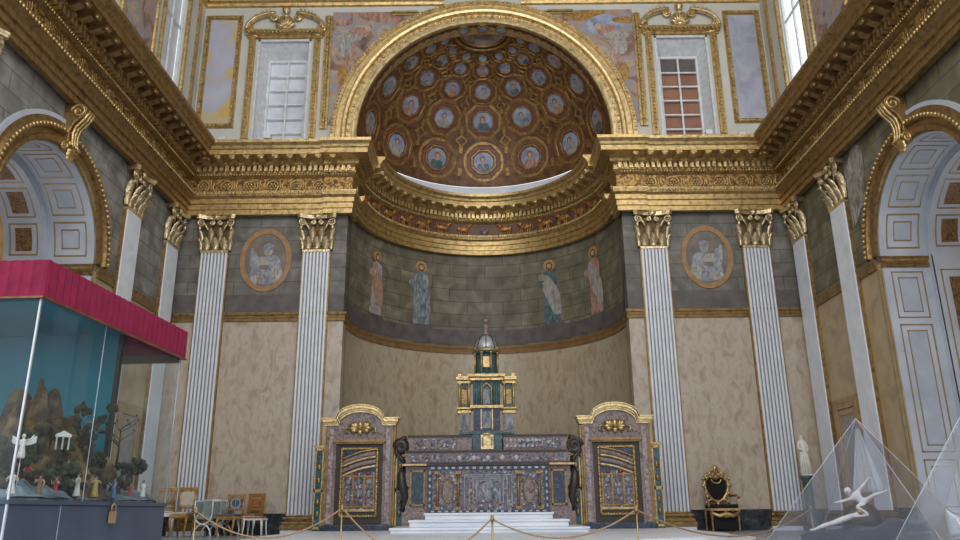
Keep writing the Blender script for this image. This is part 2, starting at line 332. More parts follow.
# apse wall
def arc(fn, a0, a1, n): return [fn(a0+(a1-a0)*i/n) for i in range(n+1)]
def cylwall(m_, r, z0, z1, mi=0, n=48):
    vs = []
    for i in range(n+1):
        a = -PI/2+PI*i/n; x, y = r*math.sin(a), AY+r*math.cos(a); vs += [(x, y, z0), (x, y, z1)]
    m_.add(vs, [(2*i, 2*i+1, 2*i+3, 2*i+2) for i in range(n)], mi, True)
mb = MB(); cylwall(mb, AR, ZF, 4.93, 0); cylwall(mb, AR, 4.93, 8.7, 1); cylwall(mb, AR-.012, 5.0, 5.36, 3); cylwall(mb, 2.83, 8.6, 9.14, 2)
for s in (-1, 1): mb.add([(s*AR, .3, ZF), (s*AR, AY+.02, ZF), (s*AR, AY+.02, 8.7), (s*AR, .3, 8.7)], [(0, 1, 2, 3)], 0)
mb.build('wall_apse', [M['marble_cyl'], M['stone_cyl'], M['step'], M['plinth_paint']], kind='structure')
# side walls with an arched opening
def sidewall(s):
    m_ = MB(); x0, x1 = s*W, s*(W+.25)
    yA, yB_ = ARC-AIN, ARC+AIN
    for (z0, z1, mi) in ((0, 4.93, 0), (4.93, ASP, 1)):
        m_.box((x0, YB, z0), (x1, yA, z1), mi); m_.box((x0, yB_, z0), (x1, .0, z1), mi)
    n = 24; vs = []
    for i in range(n+1):
        a = PI*i/n; c, q = math.cos(a), math.sin(a); vs.append((ARC+AIN*c, ASP+AIN*q))
        t = min(2.0/max(abs(c), 1e-6), (8.56-ASP)/max(q, 1e-6)); vs.append((ARC+t*c, ASP+t*q))
    # corners of the fan
    m_.add([(x0, y, z) for y, z in vs], [(2*i, 2*i+1, 2*i+3, 2*i+2) for i in range(n)], 1)
    m_.box((x0, YB, ASP), (x1, ARC-2.0, 8.56), 1); m_.box((x0, ARC+2.0, ASP), (x1, 0, 8.56), 1)
    for sg in (-1, 1):   # fill the gap triangles between fan and rectangle
        a = math.atan2(8.56-ASP, 2.0)
    # gallery level with windows
    wy = [(-1.98, -1.0), (-4.9, -3.95), (-9.0, -7.9)]; x2 = s*(W+.10)
    m_.box((x0, YB, 8.56), (x2, 0, 9.3), 2); m_.box((x0, YB, 12.2), (x2, 0, 13.2), 2)
    ys = [YB]+[v for p in reversed(wy) for v in p]+[0]
    for i in range(0, len(ys), 2): m_.box((x0, ys[i], 9.3), (x2, ys[i+1], 12.2), 2)
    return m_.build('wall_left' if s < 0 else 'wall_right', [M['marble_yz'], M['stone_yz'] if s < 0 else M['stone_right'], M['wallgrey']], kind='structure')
sidewall(-1); sidewall(1)
mb = MB(); mb.box((-6.9, YB, 13.2), (6.9, .4, 13.4)); mb.build('ceiling', M['wallgrey'], kind='structure')

# ---- entablature
PROF = [(.06, 7.13), (.18, 7.13), (.18, 7.23), (.21, 7.24), (.21, 7.35), (.25, 7.36), (.25, 7.46), (.32, 7.50), (.34, 7.57), (.34, 7.60), (.16, 7.60),
        (.16, 7.95), (.20, 7.97), (.28, 8.03), (.28, 8.05), (.24, 8.05), (.24, 8.16), (.36, 8.17), (.38, 8.19), (.38, 8.27), (.72, 8.27), (.72, 8.37), (.75, 8.39), (.77, 8.44), (.84, 8.49), (.85, 8.55), (0, 8.56)]
def profmats(m_, prof, path, offs):
    # frieze strip gets its own material
    z0, z1 = 7.59, 7.96
    k = len(prof)
    start = len(m_.f)
    m_.sweep(prof, path, offs)
    for i in range(len(path)-1):
        for j in range(k-1):
            zz = (prof[j][1]+prof[j+1][1])/2-(prof[0][1]-7.13)
            if 7.61 < zz < 7.955: m_.m[start+i*(k-1)+j] = 1
def frames_line(p0, p1, step, out, z=0, trim=.0):
    p0 = Vector((*p0, z)); p1 = Vector((*p1, z)); d = p1-p0; L = d.length; d.normalize(); n = max(1, int((L-2*trim)/step)); o = Vector((*out, 0))
    for i in range(n):
        p = p0+d*(trim+(L-2*trim)*(i+.5)/n); yield Matrix(((d.x, o.x, 0, p.x), (d.y, o.y, 0, p.y), (0, 0, 1, p.z), (0, 0, 0, 1)))
def frames_arc(r, step_deg, z=0, a0=-84, a1=84):
    n = int((a1-a0)/step_deg)
    for i in range(n+1):
        a = math.radians(a0+(a1-a0)*i/n); o = Vector((-math.sin(a), -math.cos(a), 0)); d = Vector((math.cos(a), -math.sin(a), 0))
        p = Vector((r*math.sin(a), AY+r*math.cos(a), z)); yield Matrix(((d.x, o.x, 0, p.x), (d.y, o.y, 0, p.y), (0, 0, 1, p.z), (0, 0, 0, 1)))
MODP = [(.36, 8.27), (.36, 8.17), (.42, 8.15), (.50, 8.18), (.58, 8.22), (.66, 8.20), (.69, 8.23), (.69, 8.27)]
def dent(m_, F, w=.07):
    m_.M = F; m_.box((-w/2, .2, 8.045), (w/2, .365, 8.165)); m_.M = Matrix()
def modil(m_, F, w=.13):
    m_.M = F; m_.prism(MODP, -w/2, w/2, 'x'); m_.ball((0, .66, 8.21), (w*.55, .035, .035), 6, 4); m_.M = Matrix()
def eggs(m_, F, z, p, r):
    m_.M = F; m_.ball((0, p, z), (r, r, r*1.3), 6, 4); m_.M = Matrix()
def scroll(m_, F, zc=7.775, p=.165, r=.12):
    m_.M = F
    m_.tube([(r*math.cos(a), p, zc+r*math.sin(a)) for a in [2*PI*i/14 for i in range(14)]], .016, 5, closed=True)
    for i in range(6):
        a = 2*PI*i/6; m_.ball((r*.5*math.cos(a), p, zc+r*.5*math.sin(a)), (.03, .012, .03), 6, 4)
    m_.ball((0, p, zc), (.025, .02, .025), 6, 4)
    m_.tube([(r*1.1, p, zc-.12), (r*1.5, p, zc), (r*1.25, p, zc+.1), (r*1.5, p, zc+.14)], [.02, .016, .012, .02], 5)
    m_.tube([(r*2.0, p, zc-.12), (r*1.7, p, zc), (r*1.95, p, zc+.1), (r*1.6, p, zc+.14)], [.02, .016, .012, .02], 5)
    m_.M = Matrix()
def ent_ornament(root, segs, mats, dz=0, arcframes=None, sc=True):
    d, mo, eg, sr = MB(), MB(), MB(), MB()
    def each(st, tr):
        if arcframes: return arcframes(st)
        return [F for (p0, p1, out) in segs for F in frames_line(p0, p1, st, out, dz, tr)]
    for F in each(.115, .22): dent(d, F)
    for F in each(.30, .42): modil(mo, F)
    for F in each(.075, .35): eggs(eg, F, 7.545, .345, .026)
    for F in each(.06, .3): eggs(eg, F, 8.0, .27, .02)
    for F in each(.055, .6): eggs(eg, F, 8.20, .385, .015)
    if sc:
        for F in each(.46, .2): scroll(sr, F)
    d.build('dentil_row', mats[0], root); mo.build('modillion_row', mats[1], root); eg.build('egg_moulding', mats[0], root)
    if sc: sr.build('frieze_scrolls', mats[2], root)
def straight_ent(name, path, offs, segs, gm, fm, om):
    m_ = MB(); profmats(m_, PROF, path, offs); root = m_.build(name, [gm, fm], kind='structure'); ent_ornament(root, segs, om); return root
for s in (-1, 1):
    p = [(s*W, 0), (s*3.42, 0), (s*3.42, -.05), (s*AR, -.05), (s*AR, .34)]
    o = [(-s, -1), (0, -1), (0, -1), (-s*.68, -1), (-s*.68, 0)]
    straight_ent('trim_%d' % (1 if s < 0 else 2), p, o, [((s*W, 0) if s < 0 else (AR+.35, 0), (s*(AR+.35), 0) if s < 0 else (W, 0), (0, -1)) if False else ((min(s*W, s*2.6), -.01), (max(s*W, s*2.6), -.01), (0, -1))], M['gold'], M['frieze'], (M['gold_b'], M['gold'], M['gold']))
    straight_ent('trim_%d' % (3 if s < 0 else 4), [(s*W, YB), (s*W, 0)], [(-s, 0), (-s, -1)], [((s*W, YB), (s*W, 0), (-s, 0))], M['gold_d'], M['frieze'], (M['gold'], M['gold_d'], M['gold_d']))  # side runs take darker gilding, grazing shade put into the colour
# apse entablature
AP = [(p*.84, z+.15) for p, z in PROF]
angs = [math.radians(-90+180*i/60) for i in range(61)]
mb = MB(); profmats(mb, AP, [(AR*math.sin(a), AY+AR*math.cos(a)) for a in angs], [(-math.sin(a), -math.cos(a)) for a in angs])
ap = mb.build('trim_5', [M['gold'], M['frieze_red']], kind='structure')
ent_ornament(ap, None, (M['gold_b'], M['gold_b'], M['gold']), arcframes=lambda st: list(frames_arc(AR+.03, st*(24 if st > .2 else 21), .15)), sc=False)
def sheep(m_, F, flip):
    m_.M = F @ Matrix.Translation((0, .165, .15+7.78*(1-1.2))) @ Matrix.Diagonal((flip*1.25, 1, 1.2, 1)) @ Matrix.Rotation(PI, 4, 'Z')
    z = 7.77
    m_.ball((0, 0, z+.03), (.115, .035, .062), 10, 6); m_.ball((.11, 0, z+.10), (.04, .03, .05), 8, 5); m_.ball((.155, 0, z+.125), (.042, .026, .028), 8, 5)
    m_.ball((-.10, 0, z+.04), (.04, .03, .055), 8, 5)
    for x in (-.10, -.055, .06, .10): m_.tube([(x, 0, z), (x+.008, 0, z-.07), (x, 0, z-.14)], [.022, .014, .012], 6)
    m_.tube([(-.13, 0, z+.06), (-.165, 0, z+.01), (-.16, 0, z-.04)], [.014, .012, .006], 5)
    m_.tube([(.115, 0, z+.14), (.095, 0, z+.165)], [.014, .006], 5)
    m_.M = Matrix()
for i in range(15):
    a = -77+11*i
    F = list(frames_arc(AR, 1, 0, a, a+1))[0]
    mb = MB()
    if i == 7:
        mb.M = F; mb.lathe([(.0, -.015), (.13, -.015), (.13, .015), (0, .015)], (0, 0, 0), 16); mb = MB(); mb.M = F
        mb.ball((0, .17, 7.90), (.11, .03, .14), 12, 7); mb.ball((0, .2, 7.96), (.045, .03, .05), 8, 5); mb.ball((0, .2, 7.86), (.07, .03, .07), 8, 5)
        mb.build('frieze_shield', M['pietra'], ap)
    else: sheep(mb, F, 1 if i > 7 else -1); mb.build('animal_relief', M['animal'], ap)
# string course
def string_prof(z): return [(0, z-.12), (.035, z-.12), (.045, z-.07), (.03, z-.05), (.04, z-.01), (.06, z+.01), (.07, z+.06), (0, z+.075)]
for s in (-1, 1):
    mb = MB(); mb.sweep(string_prof(4.97), [(s*(W-.0), 0), (s*AR, 0), (s*AR, .3)], [(-s, -1), (-s, -1), (-s, 0)])
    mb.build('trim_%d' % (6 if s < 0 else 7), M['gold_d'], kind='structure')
    mb = MB(); mb.sweep(string_prof(4.97), [(s*W, ARC+AOUT-.25), (s*W, 0)], [(-s, 0), (-s, -1)])
    mb.sweep(string_prof(4.97), [(s*W, YB), (s*W, ARC-AOUT+.25)], [(-s, 0), (-s, 0)])
    # impost returns into the arch
    mb.sweep(string_prof(4.97), [(s*W, ARC+AIN), (s*(W+1.9), ARC+AIN)], [(0, -1), (0, -1)])
    mb.sweep(string_prof(4.97), [(s*W, ARC-AIN), (s*(W+1.9), ARC-AIN)], [(0, 1), (0, 1)])
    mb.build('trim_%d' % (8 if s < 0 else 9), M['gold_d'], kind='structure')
mb = MB(); mb.sweep([(p*.7, z-.08) for p, z in string_prof(4.97)], [(AR*math.sin(a), AY+AR*math.cos(a)) for a in angs], [(-math.sin(a), -math.cos(a)) for a in angs])
mb.build('trim_10', mat('orange_apse_moulding', [(.3, (.22, .12, .045)), (.7, (.32, .18, .075))], scale=6, rough=.5, metal=.2), kind='structure')
# black base band between the pilasters
for s in (-1, 1):
    mb = MB(); mb.box((s*W, -.04, ZF), (s*3.0, .0, 1.10)); mb.build('baseboard_back', M['black'], kind='structure')
    mb = MB(); mb.box((s*W, ARC+AIN+.02, ZF), (s*(W-.04), -.04, 1.10)); mb.box((s*W, YB, 0), (s*(W-.04), ARC-AIN-.02, 1.10)); mb.build('baseboard_left' if s < 0 else 'baseboard_right', M['black'], kind='structure')

# ---- great arch
mb = MB()
def archpts(r, n=56, z0=8.5): return [(r, z0)]+[(r*math.cos(PI*i/n), 9.05+r*math.sin(PI*i/n)) for i in range(n+1)]+[(-r, z0)]
AP2 = [(2.80, .36), (2.80, -.10), (2.84, -.13), (2.90, -.13), (2.92, -.08), (3.02, -.08), (3.05, -.16), (3.10, -.18), (3.14, -.14), (3.16, -.10), (3.26, -.10), (3.28, -.15), (3.36, -.15), (3.38, -.10), (3.38, 0)]
rings = [archpts(r) for r, _ in AP2]; n = len(rings[0]); vs = []
for (r, y), ring in zip(AP2, rings): vs += [(x, y, z) for x, z in ring]
mb.add(vs, [(i*n+j, i*n+j+1, (i+1)*n+j+1, (i+1)*n+j) for i in range(len(AP2)-1) for j in range(n-1)], 0, False)
arch = mb.build('trim_11', M['gold_b'], kind='structure')
mb = MB()
for i in range(121):
    a = PI*i/120; mb.ball((3.32*math.cos(a), -.16, 9.05+3.32*math.sin(a)), (.032, .03, .032), 6, 4)
    if i % 2: mb.ball((2.975*math.cos(a), -.09, 9.05+2.975*math.sin(a)), (.04, .02, .04), 6, 4)
mb.build('bead_course', M['gold_b'], arch)

# ---- semi-dome
DR, DZ = 2.80, 9.14
def sp(az, el, r=DR):
    a, e = math.radians(az), math.radians(el); return Vector((r*math.sin(a)*math.cos(e), AY+r*math.cos(a)*math.cos(e), DZ+r*math.sin(e)))
mb = MB(); mb.grid(lambda u, v: tuple(sp(-90+180*u, 90*v)), 72, 36)
dome = mb.build('ceiling', M['dome'], kind='structure')
def spframe(az, el):
    p = sp(az, el); nrm = (Vector((0, AY, DZ))-p).normalized(); a = math.radians(az); t = Vector((math.cos(a), -math.sin(a), 0)); u = nrm.cross(t)
    if u.z < 0: u = -u
    return p, nrm, t, u
def ngon_ring(m_, fr, r0, r1, h, n=8, mi=0, bevel=.012):
    p, nrm, t, u = fr
    def P(r, k, hh): a = 2*PI*(k+.5)/n; return p+(t*math.cos(a)+u*math.sin(a))*r+nrm*hh
    prof = [(r0, -.03), (r0, h-bevel), (r0+bevel, h), (r1-bevel, h), (r1, h-bevel), (r1, -.03)]
    vs = [P(r, k, hh) for r, hh in prof for k in range(n)]
    m_.add(vs, [(i*n+k, i*n+(k+1) % n, (i+1)*n+(k+1) % n, (i+1)*n+k) for i in range(5) for k in range(n)], mi)
def disc(m_, fr, rx, rz, h, mi=0, n=20):
    m_.nd = getattr(m_, 'nd', 0)+1; h += .0004*m_.nd
    p, nrm, t, u = fr; vs = [p+nrm*h]+[p+t*rx*math.cos(2*PI*k/n)+u*rz*math.sin(2*PI*k/n)+nrm*h for k in range(n)]
    m_.add(vs, [(0, 1+k, 1+(k+1) % n) for k in range(n)], mi)
def bust(m_, fr, s, h, robe=1, skin=2, hair=3, halo=4, tilt=0):
    p, nrm, t, u = fr
    def blob(cx_, cz_, rx, rz, mi, hh):
        disc(m_, (p+t*cx_*s+u*cz_*s, nrm, t, u), rx*s, rz*s, hh, mi, 12)
    if halo is not None: blob(tilt, .26, .33, .33, halo, h+.002)
    blob(0, -.62, .62, .42, robe, h+.004); blob(-.25, -.42, .3, .3, robe, h+.005); blob(.25, -.42, .3, .3, robe, h+.005)
    blob(tilt, .24, .23, .28, hair, h+.006); blob(tilt, .19, .16, .21, skin, h+.008); blob(tilt*.5, -.08, .08, .12, skin, h+.007)
rows = [(14, 1.0), (35.5, .87), (51.5, .68), (63.3, .50), (70.9, .35)]
robes = [M['robe_b'], M['robe_r'], M['robe_w'], M['robe_t']]
for ri, (el, k) in enumerate(rows):
    for ci in range(-3, 4):
        az = ci*26.3; fr = spframe(az, el); R_ = .60*k
        cm = MB(); ngon_ring(cm, fr, R_*.78, R_*.98, .05, mi=0); ngon_ring(cm, fr, R_*.60, R_*.76, .03, mi=1); ngon_ring(cm, fr, R_*.50, R_*.58, .045, mi=0, bevel=.006)
        co_ = cm.build('octagonal_coffer', [M['coffer'], M['coffer_red']], dome)
        bm_ = MB(); disc(bm_, fr, R_*.52, R_*.56, .012, 0)
        if ri < 4: bust(bm_, fr, R_*.50, .014, tilt=random.uniform(-.08, .08), halo=4 if (ci+ri) % 2 else None)
        bm_.build('portrait_roundel', [M['sky'], robes[(ci+ri*3) % 4], M['skin'], M['hair'], M['halo']], co_)
    # little square coffers between
    if ri < 4:
        for ci in range(-4, 4):
            az = (ci+.5)*26.3
            if abs(az) > 88: continue
            fr = spframe(az, (el+rows[ri+1][0])/2); k2 = (k+rows[ri+1][1])/2
            dm = MB(); ngon_ring(dm, (fr[0], fr[1], (fr[2]+fr[3]).normalized(), (fr[3]-fr[2]).normalized()), .10*k2, .19*k2, .045, 4)
            dm.build('square_coffer', M['coffer'], dome)
        # radial strips joining
mb = MB()
for ri, (el, k) in enumerate(rows):
    for ci in range(-4, 4):
        az = (ci+.5)*26.3
        if abs(az) > 88: continue
        for (da, de) in ((0, -5.5*k), (0, 5.5*k)):
            p, nrm, t, u = spframe(az+da, el+de*1.1)
            mb.M = Matrix(((t.x, u.x, nrm.x, p.x), (t.y, u.y, nrm.y, p.y), (t.z, u.z, nrm.z, p.z), (0, 0, 0, 1)))
            mb.box((-.05*k, -.11*k, -.03), (.05*k, .11*k, .035))
mb.M = Matrix(); mb.build('coffer_links', M['coffer'], dome)
fr = spframe(0, 90); fr = (Vector((0, AY, DZ+DR)), Vector((0, 0, -1)), Vector((1, 0, 0)), Vector((0, 1, 0)))
mb = MB()
for r0, r1 in ((.62, .70), (.50, .56)):
    for i in range(2): pass
    vs = []; N = 32
    prof = [(r0, .0), (r0, .05), (r1, .05), (r1, 0)]
    for r, h in prof:
        e = math.degrees(math.acos(min(1, r/DR)))
        for k in range(N+1):
            a = PI*k/N; q = sp(90-math.degrees(a), e, DR-h-.02); vs.append(tuple(q))
    mb.add(vs, [(i*(N+1)+k, i*(N+1)+k+1, (i+1)*(N+1)+k+1, (i+1)*(N+1)+k) for i in range(3) for k in range(N)], 0, True)
mb.grid(lambda u, v: tuple(sp(-90+180*u, 79.7+10.3*v, DR-.03)), 20, 6, 1)
mb.build('crown_medallion', [M['coffer'], M['painting']], dome)
mb = MB()   # soffit of the great arch: small roundels
for a in (81, 90, 99):
    e = math.radians(a); p = Vector((2.79*math.cos(e), .14, 9.05+2.79*math.sin(e))); nrm = Vector((-math.cos(e), 0, -math.sin(e))); t = Vector((0, 1, 0)); u = nrm.cross(t)
    ngon_ring(mb, (p, nrm, t, u), .11, .15, .02, 8, 0, .005); disc(mb, (p, nrm, t, u), .11, .11, .008, 1)
mb.build('soffit_roundels', [M['coffer'], M['sky']], arch)
mb = MB()
n = 40
mb.add([q for i in range(n+1) for q in ((2.795*math.cos(PI*i/n), .0, 9.05+2.795*math.sin(PI*i/n)), (2.795*math.cos(PI*i/n), .37, 9.07+2.795*math.sin(PI*i/n)))], [(2*i, 2*i+1, 2*i+3, 2*i+2) for i in range(n)], 0, True)
mb.build('soffit_band', M['dome'], arch)

# ---- capitals
def leaf(m_, x, z0, h, wd, out, y0=.0, ang=0):
    ca, sa = math.cos(ang), math.sin(ang)
    def fn(u, v):
        s_ = 2*u-1; wv = wd/2*(.75+.35*math.sin(PI*min(1, v*1.1)))*(1-.75*max(0, v-.72)/.28)*(1+.10*math.sin(v*22))
        zz = z0+h*(v if v < .8 else .8+(.12*math.sin((v-.8)/.2*PI*.85)))
        o = y0+.02+out*(v**2.2)+(.03*(1-s_*s_)) + (.012 if abs(s_) < .2 else 0)
        lx, ly = s_*wv, o
        return (x+lx*ca+ly*sa, -(ly*ca-lx*sa), zz)
    m_.grid(fn, 4, 8, 0, True, (0, .012, 0))
def volute(m_, x, z, y, r, sg):
    pts = []; rad = []
    for i in range(22):
        a = i/21*3.6*PI; rr = r*(1-i/21*.86); pts.append((x+sg*rr*math.sin(a), y-.012*i/21*2, z+rr*math.cos(a))); rad.append(.024*(1-.5*i/21))
    m_.tube(pts, rad, 6)
def capital_mb(w=.56, h=.815):
    m_ = MB(); b = w/2
    m_.box((-b-.01, -.10, 0), (b+.01, 0, .05)); m_.box((-b+.03, -.05, .05), (b-.03, 0, h-.09), 1)
    for x in (-.185, 0, .185): leaf(m_, x, .05, .30, .15, .15, .05)
    for x in (-.095, .095): leaf(m_, x, .20, .36, .13, .17, .05)
    for sg in (-1, 1):
        leaf(m_, sg*.27, .05, .30, .10, .10, .04, sg*.6); leaf(m_, sg*.265, .20, .38, .12, .16, .04, sg*.6)
        volute(m_, sg*.30, h-.17, -.15, .085, sg); volute(m_, sg*.085, h-.17, -.13, .055, -sg)
        m_.tube([(sg*.12, -.10, .42), (sg*.2, -.13, .56), (sg*.3, -.16, h-.085)], [.02, .025, .02], 6)
        m_.ball((sg*.33, -.15, h-.29), (.04, .04, .06), 7, 5)
    pts = [(-.40, -.20), (-.34, -.235), (-.2, -.155), (0, -.13), (.2, -.155), (.34, -.235), (.40, -.20), (.36, .0), (-.36, .0)]
    m_.prism(pts, h-.085, h-.045, 'z'); m_.prism([(x*1.03, y*1.04) for x, y in pts], h-.045, h-.004, 'z')
    m_.ball((0, -.17, h-.05), (.055, .035, .055), 8, 5)
    for i in range(5): a = 2*PI*i/5+.3; m_.ball((.05*math.cos(a), -.165, h-.05+.05*math.sin(a)), (.03, .02, .03), 6, 4)
    return m_
def flute_shaft(w, z0, z1, nf=7, ang=5):
    """front cross-section with flutes, extruded in z"""
    m_ = MB(); b = w/2; pitch = (w-.035)/nf; fw = pitch*.46; pts = [(-b, .0), (-b, -.085)]; mi = [0, 0]
    for i in range(nf):
        c = -w/2+.0175+pitch*(i+.5)
        for k in range(ang+1):
            a = PI*k/ang; pts.append((c-fw/2*math.cos(a), -.085+.030*math.sin(a)))
            mi.append(1 if k < ang else 0)
    pts += [(b, -.085), (b, .0)]; mi += [0, 0]
    k = len(pts)
    m_.add([(x, y, z) for z in (z0, z1) for x, y in pts], [(i, i+1, k+i+1, k+i) for i in range(k-1)])
    for i in range(k-1): m_.m[i] = mi[i+0]
    m_.s = [False]*len(m_.f)
    return m_
def base_mb(w=.56):
    m_ = MB(); b = w/2
    for (e, z0, z1) in ((.10, 0, .09), (.075, .09, .15), (.035, .15, .18), (.055, .18, .235), (.02, .235, .27)):
        m_.box((-b-e, -.085-e, z0), (b+e, .0, z1))
    return m_
cap_proto = shaft_proto = None
def pilaster(x, y, rz, label, group, fluted=True, zbase=.80, capz=6.315):
    t = thing('pilaster', label, 'pilaster', (x, y, 0), rz, group)
    mbp = MB(); mbp.box((-.36, -.165, ZF), (.36, 0, zbase)); mbp.build('plinth', M['white'], t)
    b_ = base_mb(); b_.v = [(x_, y_, z_+zbase) for x_, y_, z_ in b_.v]; b_.build('base', M['gold_d'], t, bev=.012)
    if fluted:
        f = flute_shaft(.54, zbase+.27, capz); f.build('shaft', [M['white'], M['flute']], t)
    else:
        f = MB(); f.box((-.27, -.085, zbase+.27), (.27, .0, capz)); f.build('shaft', M['white'], t)
    e_ = MB()
    for sg in (-1, 1): e_.box((sg*.27, -.06, zbase+.27), (sg*.30, .0, capz))
    e_.build('gilt_edge', M['gold_d'], t)
    c_ = capital_mb(); c_.v = [(x_, min(y_, -.001), z_+capz) for x_, y_, z_ in c_.v]; c_.build('capital', [M['gold_pale'], M['bell']], t)
    return t
pilaster(-5.667, 0, 0, 'fluted white pilaster with gilt capital nearest the left corner of the back wall', 'fluted pilasters of the back wall')
pilaster(-3.534, 0, 0, 'fluted white pilaster with gilt capital beside the left side of the apse', 'fluted pilasters of the back wall')
pilaster(3.534, 0, 0, 'fluted white pilaster with gilt capital beside the right side of the apse', 'fluted pilasters of the back wall')
pilaster(5.667, 0, 0, 'fluted white pilaster with gilt capital nearest the right corner of the back wall', 'fluted pilasters of the back wall')
for s, nm in ((-1, 'left'), (1, 'right')):
    rz = PI/2 if s < 0 else -PI/2
    g = 'plain pilasters of the side walls'
    pilaster(s*W, -.50, rz, 'plain pale pilaster with gilt capital at the back corner of the %s wall' % nm, g, False)
    pilaster(s*W, -2.30, rz, 'plain pale pilaster with gilt capital between corner and arch on the %s wall' % nm, g, False)
    pilaster(s*W, -7.05, rz, 'plain pilaster with gilt capital on the near side of the %s arch' % nm, g, False)

# ================================================================== gallery level
def frame_strip(m_, pts, wd=.10, dep=.06, y=0):
    """moulded rectangular frame between outer rect (x0,z0,x1,z1)"""
    x0, z0, x1, z1 = pts
    prof = [(0, 0), (0, dep*.6), (wd*.2, dep), (wd*.4, dep*.7), (wd*.65, dep*.7), (wd*.8, dep*.9), (wd, dep*.3), (wd, 0)]
    vs = []
    for e, h in prof: vs += [(x0+e, y-h, z0+e), (x1-e, y-h, z0+e), (x1-e, y-h, z1-e), (x0+e, y-h, z1-e)]
    m_.add(vs, [(i*4+k, i*4+(k+1) % 4, (i+1)*4+(k+1) % 4, (i+1)*4+k) for i in range(7) for k in range(4)])
    st = .09
    for (ax, az, bx, bz) in ((x0, z0, x0, z1), (x1, z0, x1, z1), (x0, z0, x1, z0), (x0, z1, x1, z1)):
        L = math.hypot(bx-ax, bz-az); n = int(L/st)
        for i in range(n):
            t = (i+.5)/n; px = ax+(bx-ax)*t; pz = az+(bz-az)*t
            px = min(max(px, x0+wd*.5), x1-wd*.5); pz = min(max(pz, z0+wd*.5), z1-wd*.5)
            m_.ball((px, y-dep*.8, pz), (.026, .02, .026), 6, 4)
def wall_panel(name, label, x0, z0, x1, z1, field, wd=.12, loc=(0, 0, 0), rz=0, group=None):
    t = thing(name, label, 'wall panel', loc, rz, group)
    m_ = MB(); frame_strip(m_, (x0, z0, x1, z1), wd); m_.build('gilt_frame', M['gold'], t)
    m_ = MB(); m_.box((x0+wd*.9, -.02, z0+wd*.9), (x1-wd*.9, -.001, z1-wd*.9)); m_.build('painted_field', field, t)
    return t
wall_panel('framed_fresco', 'gilt framed fresco panel of blue sky and ochre cloud left of the left window', -6.40, 9.25, -5.55, 12.15, M['ochrepanel'])
wall_panel('framed_fresco', 'gilt framed plain blue-grey fresco panel right of the right window', 5.55, 9.25, 6.40, 12.15, M['bluepanel'])
def scroll_path(cx_, cz_, r, turns, a0, sg, n=26):
    return [(cx_+sg*r*(1-i/n*.82)*math.cos(a0+turns*2*PI*i/n), -.07, cz_+r*(1-i/n*.82)*math.sin(a0+turns*2*PI*i/n)) for i in range(n+1)]
def surround(label, cx_):
    t = thing('gilded_window_surround', label, 'window surround', (cx_, 0, 0), 0, 'gilded window surrounds with broken pediments')
    m_ = MB()
    for sg in (-1, 1):
        for (a, d_) in ((0, .05), (.05, .09), (.10, .05)):
            m_.box((sg*(.67+a), -d_, 8.98), (sg*(.67+a+.05), 0, 11.55))
        for i in range(28): m_.ball((sg*.745, -.095, 9.05+i*.09), (.03, .025, .032), 6, 4)
        m_.tube([(sg*.60, -.06, 11.55), (sg*.9, -.06, 11.62)], .04, 6)
    m_.build('side_strips', M['gold'], t)
    m_ = MB()
    for k, (z, dd) in enumerate(((11.52, .07), (11.58, .11), (11.64, .15))): m_.box((-.86-.02*k, -dd, z), (.86+.02*k, 0, z+.06))
    for i in range(19): m_.ball((-.81+i*.09, -.15, 11.62), (.032, .025, .03), 6, 4)
    m_.build('lintel', M['gold'], t)
    m_ = MB()
    for sg in (-1, 1):
        pts = [(sg*(.88-.63*(1-math.cos(a*PI/2))**1.0), -.10, 11.72+.42*math.sin(a*PI/2)) for a in [i/12 for i in range(13)]]
        m_.tube(pts, [.06]*13, 8); m_.tube([(x, y-.06, z-.02) for x, y, z in pts], .03, 6)
        for q in scroll_path(sg*.86, 11.76, .12, 1.3, PI*.5, sg)[::1]: pass
        m_.tube(scroll_path(sg*.86, 11.77, .11, 1.5, PI*.5, sg), .035, 6)
        m_.tube(scroll_path(sg*.27, 12.06, .10, 1.4, PI*.6, -sg), .035, 6)
        for i in range(9):
            a = i/9*PI/2; m_.ball((sg*(.82-.57*(1-math.cos(a))), -.15, 11.80+.42*math.sin(a)), (.03, .03, .03), 6, 4)
    m_.build('broken_pediment', M['gold_b'], t)
    m_ = MB()
    for i in range(7):
        a = PI*(i+.5)/7; m_.tube([(0, -.08, 11.78), (.22*math.cos(a), -.11, 11.80+.26*math.sin(a))], [.02, .05], 6)
    m_.ball((0, -.12, 11.76), (.08, .05, .06)); m_.tube([(-.2, -.08, 11.9), (-.1, -.1, 11.75), (.1, -.1, 11.75), (.2, -.08, 11.9)], .03, 6)
    m_.lathe([(.0, 0), (.09, .0), (.05, .06), (.04, .12), (.09, .17), (.10, .24), (.0, .28)], (0, -.10, 12.02), 10)
    m_.build('shell_crest', M['gold_b'], t)
    return t
surround('gilded surround with broken scroll pediment around the left window with white blind', -4.54)
surround('gilded surround with broken scroll pediment around the right window with red-brown shutters', 4.54)
